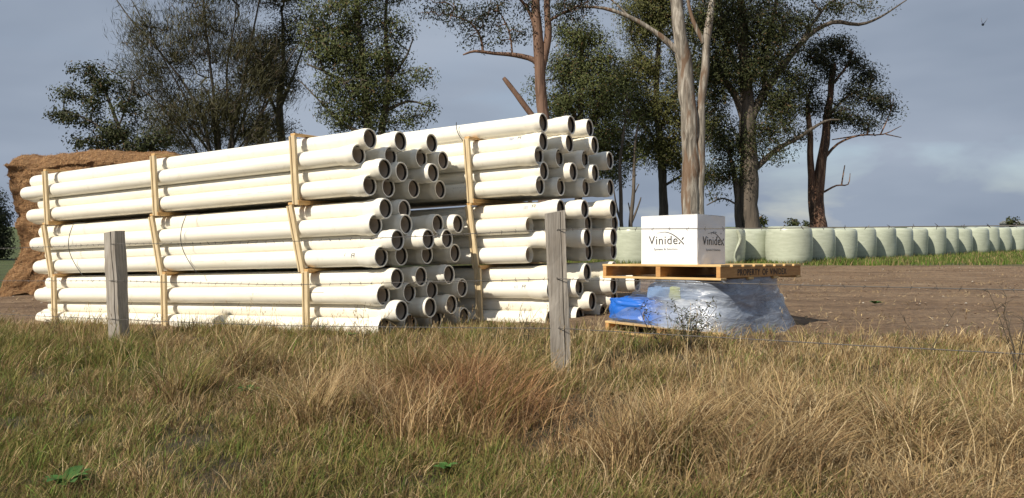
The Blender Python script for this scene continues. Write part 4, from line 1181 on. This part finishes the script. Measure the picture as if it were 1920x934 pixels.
def verge_grass(n=370000, nt=15000):
    # tufts: more of them per square metre close to the road; blades fan out from each tuft
    ty = 2.6 * (13.0 / 2.6) ** (RNG.random(nt) ** 0.95)
    tx = (RNG.random(nt) * 2 - 1) * (0.72 * ty + 0.7)
    ts = fence_s(tx, ty)
    ta = nz(tx, ty, 0.75, 1.0) + 0.5 * nz(tx, ty, 1.9, 2.0); tb = nz(tx, ty, 2.6, 9.0); tc = nz(tx, ty, 0.45, 14.0)
    band = np.exp(-((ts - 1.35) / 0.62) ** 2)
    th = 0.105 + 0.015 * (ts < 0.7) + 0.24 * band * np.clip(0.45 + 1.2 * ta, 0.0, 1.3) + 0.05 * np.clip(tb, 0, 1) + 0.06 * np.clip(tc, 0, 1)
    th += 0.08 * np.exp(-((ts - 0.1) / 0.35) ** 2) * np.clip(0.3 + tb, 0, 1)
    th += 0.11 * np.exp(-((tx - 1.6) / 0.8) ** 2 - ((ty - 7.85) / 0.45) ** 2)      # longer where no mower reaches: before the pallet and the stacks
    fb = (tx - O_LEFT[0]) * W2.x + (ty - O_LEFT[1]) * W2.y
    th += 0.07 * np.exp(-((fb + 0.35) / 0.3) ** 2) * (tx < 0.5)
    th *= RNG.uniform(0.6, 1.4, nt)
    right = np.clip((tx - 0.3) / 1.4, 0, 1); left = np.clip((-tx - 2.2) / 1.4, 0, 1)
    dry = 0.46 + 0.70 * band * (1 - left) + 0.32 * right * (ts < 2.1) - 0.50 * left * band - 0.55 * (ts > 2.0) * np.clip(0.35 + 1.2 * tc, 0, 1) + 0.55 * tb
    dry += RNG.normal(0, 0.30, nt)
    tone = RNG.uniform(0.58, 1.28, nt)
    lie = 2.5 * nz(tx, ty, 0.8, 31.0) + 0.6                # the lie of the grass swings slowly from place to place
    # big arching tussocks in a loose line between fence and road
    big = np.flatnonzero((ts > 0.75) & (ts < 2.1) & (ta > -0.15)); big = RNG.choice(big, min(110, len(big)), replace=False)
    th[big] = RNG.uniform(0.28, 0.48, len(big)) * (1 - 0.2 * right[big])
    wgt = np.ones(nt); wgt[big] = 7.0
    hole = nz(tx, ty, 2.2, 50.0) + 0.6 * nz(tx, ty, 5.5, 55.0)
    wgt *= np.where(hole < -0.22, 0.5, 1.0) * RNG.gamma(2.0, 0.5, nt)
    th *= np.where(hole < -0.22, 0.6, 1.0)
    i = RNG.choice(nt, n, p=wgt / wgt.sum())
    rad = (0.03 + 0.20 * th)[i]
    g = RNG.normal(0, 1, (n, 2)) * rad[:, None] * 0.75
    loose = RNG.random(n) < 0.30
    g[loose] *= 3.0
    X = tx[i] + g[:, 0]; Y = ty[i] + g[:, 1]
    edge = nz(X, Y, 0.9, 5.0)
    keep = Y < soil_line(X) + 0.8 * edge + np.abs(RNG.normal(0, 0.35, n)) - 0.1
    for O, wd in ((O_LEFT, 1.62), (O_RIGHT, 1.65)):        # nothing grows inside the stacks and pallets
        a = (X - O[0]) * U2.x + (Y - O[1]) * U2.y; b = (X - O[0]) * W2.x + (Y - O[1]) * W2.y
        keep &= ~((a < 1.3) & (b > 0.02))
    q = (X - PC.x) * E1.x + (Y - PC.y) * E1.y; r = (X - PC.x) * E2.x + (Y - PC.y) * E2.y
    keep &= ~((q > -0.02) & (r > -0.02)) & (Y > 2.4)
    X, Y, i, g, loose = X[keep], Y[keep], i[keep], g[keep], loose[keep]; n = len(X)
    h = th[i] * RNG.uniform(0.45, 1.35, n); h[loose] *= 0.75
    d = dry[i] + RNG.normal(0, 0.20, n)
    k = RNG.random((n, 1))
    straw = np.where(k < .5, DRY1, np.where(k < .80, DRY2, DRY3))
    k2 = RNG.random((n, 1))
    grn = np.where(k2 < .60, OLV, np.where(k2 < .93, GRN, LIME))
    cols = np.where((d > 0.5)[:, None], straw, grn) * (0.80 * tone[i] * RNG.uniform(0.78, 1.2, n))[:, None]
    rust = np.exp(-((X + 0.25) / 0.75) ** 2) * band[i]       # a rusty dead clump left of the post
    cols = cols * (1 - rust[:, None] * np.array([0.22, 0.42, 0.45]))
    dead = RNG.random(n) < 0.12; cols[dead] = BRN * 0.85
    bend = np.clip(0.2 + RNG.gamma(2.2, 0.46, n) + 0.60 * (d > 0.5) * band[i] + 0.45 * right[i] * (ts[i] > .2), 0.08, 2.5)
    out = np.arctan2(g[:, 1], g[:, 0])
    az = np.where(RNG.random(n) < 0.55, out + RNG.normal(0, 0.5, n), lie[i] + RNG.normal(0, 0.8, n))
    L = h * (1 + 0.28 * np.clip(bend - 0.6, 0, 2))
    W = (0.0042 + 0.00055 * Y) * RNG.uniform(0.6, 1.3, n)
    small = L < 0.14
    for nm, m, sg, lab in (('verge_grass', ~small, 3, 'mixed long dry straw and green grass covering the verge along the fence'), ('short_grass', small, 2, 'short green and straw undergrowth between the longer verge grass')):
        o = blades(nm, X[m], Y[m], L[m], W[m], bend[m], az[m], cols[m], sg)
        tag(o, lab, 'grass', kind='stuff')
    return o
    return tag(o, 'mixed dry straw and green grass covering the verge along the fence', 'grass', kind='stuff')
verge_grass()

def tall_stalks(n=2600):
    Y = RNG.uniform(3.3, 10.6, n); X = (RNG.random(n) * 2 - 1) * (0.70 * Y + 0.4)
    s = fence_s(X, Y); a = nz(X, Y, 1.1, 41.0)
    keep = (s > -0.9) & (s < 1.9) & (a > 0.02) & (Y < soil_line(X) - 0.15)
    X, Y = X[keep], Y[keep]; n = len(X)
    H = RNG.uniform(0.28, 0.62, n); W = np.full(n, 0.006) * (0.6 + Y / 12)
    k = RNG.random((n, 1)); cols = np.where(k < .6, DRY1, np.where(k < .85, DRY3, BRN)) * RNG.uniform(0.8, 1.15, (n, 1))
    bd = RNG.uniform(0.1, 1.1, n); az = RNG.uniform(0, 6.28, n)
    # each stalk carries a small loose seed head at its tip
    tipx = X + np.cos(az) * H * (1 - np.cos(bd)) / bd; tipy = Y + np.sin(az) * H * (1 - np.cos(bd)) / bd
    tipz = ground_z(X, Y) + H * np.sin(bd) / bd
    r5 = np.repeat(np.arange(n), 6); m5 = len(r5); back = RNG.uniform(0, 0.09, m5)
    X2 = np.concatenate([X, tipx[r5] - np.cos(az[r5]) * back * np.sin(bd[r5])]); Y2 = np.concatenate([Y, tipy[r5] - np.sin(az[r5]) * back * np.sin(bd[r5])])
    Z2 = np.concatenate([ground_z(X, Y), tipz[r5] + 0.02 - back * np.cos(bd[r5])])
    o = blades('seed_stalks', X2, Y2, np.concatenate([H, RNG.uniform(0.02, 0.06, m5)]), np.concatenate([W, np.full(m5, 0.005)]), np.concatenate([bd, RNG.uniform(0.6, 1.8, m5)]),
               np.concatenate([az, RNG.uniform(0, 6.28, m5)]), np.concatenate([cols, cols[r5] * 0.85]), 3, Z2)
    tag(o, 'thin tall dry grass stalks standing along the fence line', 'grass', kind='stuff')
tall_stalks()

def field_grass(n=42000):
    t = RNG.random(n); X = -2 + 36 * t
    bl = np.where(X > 9.4, 26.2 + (X - 9.4) * 0.838, 26.2)
    front = np.where(X > 9.4, np.minimum(24.7 + 0.10 * (X - 9.4), bl - 1.0), 24.8)
    Y = front + (bl + 1.2 - front) * RNG.random(n) ** 1.1 + RNG.normal(0, 0.25, n)
    keep = np.ones(n, bool)
    for (x, y) in BALES + LEFTB: keep &= np.hypot(X - x, Y - y) > 0.72
    X, Y = X[keep], Y[keep]; n = len(X)
    p = nz(X, Y, 0.5, 3.0)
    keep = RNG.random(n) < np.clip(0.55 + (Y - 24.2) * 0.25 + p, 0.08, 1)
    X, Y, p = X[keep], Y[keep], p[keep]; n = len(X)
    H = RNG.uniform(0.08, 0.24, n) * (1 + 0.8 * np.clip(p, 0, 1)); k = RNG.random((n, 1))
    cols = np.where(k < .34, LIME, np.where(k < .78, GRN, DRY1)) * RNG.uniform(0.5, 0.85, (n, 1))
    o = blades('field_grass', X, Y, H, np.full(n, 0.030), RNG.uniform(0.2, 1.2, n), RNG.uniform(0, 6.28, n), cols, 2)
    tag(o, 'bright green grass strip along the foot of the silage bales', 'grass', kind='stuff')
field_grass()

def clods(n=9000):
    Y = RNG.uniform(8.2, 24, n); X = RNG.uniform(-13, 17, n)
    keep = (Y > soil_line(X) + 0.2) & (np.abs(X) < 0.72 * Y + 0.5)
    q = (X - O_LEFT[0]) * U2.x + (Y - O_LEFT[1]) * U2.y
    keep &= (X > 1.2) | (X < -7.2)
    X, Y = X[keep], Y[keep]; n = len(X)
    Z = ground_z(X, Y); r = np.minimum(RNG.gamma(1.6, 0.007, n) + 0.005, 0.026)
    oct_ = np.array([(1, 0, 0), (0, 1, 0), (-1, 0, 0), (0, -1, 0), (0.2, 0.1, .45), (0, 0, -.5)], float)
    V = oct_[None] * r[:, None, None] * RNG.uniform(0.6, 1.4, (n, 6, 1)) + np.stack([X, Y, Z + r * 0.3], 1)[:, None, :]
    ff = np.array([(0, 1, 4), (1, 2, 4), (2, 3, 4), (3, 0, 4), (1, 0, 5), (2, 1, 5), (3, 2, 5), (0, 3, 5)])
    Fc = (np.arange(n) * 6)[:, None, None] + ff[None]
    k = RNG.random((n, 1)); cols = np.where(k < .66, np.array((0.17, 0.115, 0.075)), np.where(k < .93, np.array((0.26, 0.19, 0.13)), np.array((0.46, 0.42, 0.36)))) * RNG.uniform(.7, 1.2, (n, 1))
    o = new_obj('soil_clods', mesh_np('soil_clods', V.reshape(-1, 3), Fc.reshape(-1, 3), False, np.repeat(cols, 6, 0)), M_STONE)
    tag(o, 'brown clods and pale stones strewn over the bare soil', 'clods', kind='stuff')
clods()

def soil_litter(n=34000):
    Y = RNG.uniform(8.0, 24, n); X = RNG.uniform(-14, 17, n)
    keep = (Y > soil_line(X)) & (np.abs(X) < 0.72 * Y + 0.5) & ((X > 1.2) | (X < -7.0)) & (nz(X, Y * 1.6, 0.7, 8.0) > -0.1 + 0.03 * (Y - 8))
    X, Y = X[keep], Y[keep]; n = len(X)
    P = np.stack([X, Y, ground_z(X, Y) + 0.012], 1); N = np.tile(np.array([0, 0, 1.0]), (n, 1))
    k = RNG.random((n, 1)); cols = np.where(k < .5, DRY1, np.where(k < .8, DRY2, DRY3)) * RNG.uniform(.6, 1.0, (n, 1))
    o = straws('straw_litter', P, N, 1, 0.11, 0.005, cols, M_STRAW)
    tag(o, 'bits of dry straw lying on the bare soil', 'straw', kind='stuff')
soil_litter()

# ------------------------------------------------------------------ weeds
def weed(px, py, Y, h, n, label, mat_c, spread_=0.5, leafy=True, seed=0):
    rnd = random.Random(seed); b = at(px, py, Y); b.z = gz(b.x, b.y)
    o = empty('weed', b)
    V = []; Q = []; nv = 0; tips = []
    for i in range(n):
        a = rnd.uniform(0, 6.28); l = h * rnd.uniform(0.6, 1.0); sp = spread_ * rnd.uniform(0.3, 1)
        pts = [Vector((0.02 * math.cos(a), 0.02 * math.sin(a), 0))]
        for k in range(1, 6):
            t = k / 5
            pts.append(Vector((math.cos(a) * sp * l * t ** 1.4 + rnd.gauss(0, .012), math.sin(a) * sp * l * t ** 1.4 + rnd.gauss(0, .012), l * t)))
        def tb(p, r):
            nonlocal nv
            v, q = tube_arrays(p, r, 4); V.extend([tuple(x) for x in v]); Q.extend([tuple(j + nv for j in f) for f in q]); nv += len(v)
        tb(pts, [0.0042, 0.004, 0.0035, 0.003, 0.0025, 0.0015])
        for k in range(2, 6):
            for _ in range(2):
                e = pts[k] + Vector((rnd.gauss(0, .07), rnd.gauss(0, .07), rnd.uniform(0.0, 0.10)))
                tb([pts[k], (pts[k] + e) / 2 + Vector((0, 0, .01)), e], [0.0025, 0.002, 0.001]); tips.append(e); tips.append((pts[k] + e) / 2)
    new_obj('stems', mesh_np('stems', V, Q, True), m_plain('weed_stem', (0.07, 0.055, 0.035), 0.8), o)
    if leafy:
        P = np.array([tuple(t) for t in tips]); P = np.repeat(P, 3, 0) + RNG.normal(0, 0.012, (len(P) * 3, 3))
        N = len(P); d = RNG.normal(size=(N, 3)); d /= np.linalg.norm(d, axis=1, keepdims=True)
        s = np.cross(d, RNG.normal(size=(N, 3))); s /= np.linalg.norm(s, axis=1, keepdims=True)
        VV = np.stack([P, P + d * .014 + s * .006, P + d * .03, P + d * .014 - s * .006], 1).reshape(-1, 3)
        new_obj('leaves', mesh_np('leaves', VV, np.arange(4 * N).reshape(-1, 4), False, np.repeat(np.array([mat_c]) * RNG.uniform(.6, 1.3, (N, 1)), 4, 0)), M_LEAF, o)
    return tag(o, label, 'weed', 'weeds by the fence')
weed(1292, 640, 7.3, 0.50, 9, 'twiggy dark weed in front of the plastic wrapped bundle', (0.045, 0.055, 0.02), 0.55, True, 3)
weed(1240, 640, 7.4, 0.52, 3, 'thin leaning weed at the left of the wrapped bundle', (0.06, 0.06, 0.025), 0.9, True, 5)
weed(290, 640, 9.6, 0.36, 5, 'dry branching weed in front of the second lower timber frame', (0.13, 0.09, 0.05), 0.6, False, 6)
weed(680, 640, 8.3, 0.46, 3, 'dry forked grass head in front of the lower pipes of the left stack', (0.2, 0.15, 0.08), 0.4, False, 8)
weed(985, 640, 8.0, 0.46, 5, 'dry weed clump against the lower pipes of the right stack, left of the post', (0.16, 0.12, 0.06), 0.4, False, 9)
weed(1905, 690, 6.0, 0.85, 5, 'tall dry branching grass stalks at the right edge of the view', (0.3, 0.22, 0.12), 0.45, False, 10)
weed(1740, 660, 6.6, 0.45, 2, 'pair of pale dry stalks before the bare soil at right', (0.3, 0.22, 0.12), 0.5, False, 11)
weed(100, 640, 10.9, 0.34, 4, 'dry weed in front of the first lower timber frame', (0.13, 0.09, 0.05), 0.5, False, 12)

def broadleaf(px, py, Y, r, n, label, seed):
    rnd = random.Random(seed); b = at(px, py, Y); b.z = gz(b.x, b.y) + 0.02
    o = empty('broadleaf_weed', b)
    for i in range(n):
        a = rnd.uniform(0, 6.28); l = r * rnd.uniform(.6, 1.1); w = l * 0.30; up_ = rnd.uniform(.3, .9)
        V = []; Q = []
        for k in range(6):
            t = k / 5; ww = w * math.sin(math.pi * (0.12 + 0.86 * t)) ; z = up_ * l * t * (1 - 0.55 * t) + 0.03
            c = Vector((math.cos(a) * l * t, math.sin(a) * l * t, z)); sd = Vector((-math.sin(a), math.cos(a), 0))
            V += [tuple(c - sd * ww + Vector((0, 0, .25 * ww))), tuple(c), tuple(c + sd * ww + Vector((0, 0, .25 * ww)))]
        for k in range(5): Q += [(3 * k, 3 * k + 1, 3 * k + 4, 3 * k + 3), (3 * k + 1, 3 * k + 2, 3 * k + 5, 3 * k + 4)]
        g = rnd.uniform(.8, 1.25)
        new_obj('leaf', mesh_np('leaf', V, Q, True, np.tile(np.array((0.055 * g, 0.13 * g, 0.03 * g)), (len(V), 1))), M_LEAF, o)
    return tag(o, label, 'weed', 'broad-leaved weeds in the grass')
broadleaf(122, 915, 4.0, 0.13, 16, 'low broad-leaved green weed in the grass at bottom left corner', 1)
broadleaf(905, 655, 7.6, 0.12, 9, 'small bright green weed in front of the gap between the stacks', 2)
broadleaf(655, 628, 9.3, 0.12, 10, 'green weed at the foot of the left stack near its open ends', 4)

for i_, (px_, py_, Y_, r_, lab_) in enumerate([(470, 765, 6.2, 0.10, 'small bright green weed in the short grass left of centre'), (1420, 900, 3.9, 0.08, 'small green weed in the bright grass along the bottom right'),
                                               (835, 905, 4.0, 0.07, 'small green weed among grass at bottom centre'), (1640, 590, 11.5, 0.12, 'lone green weed growing on the bare soil at right')]):
    broadleaf(px_, py_, Y_, r_, 10, lab_, 30 + i_)
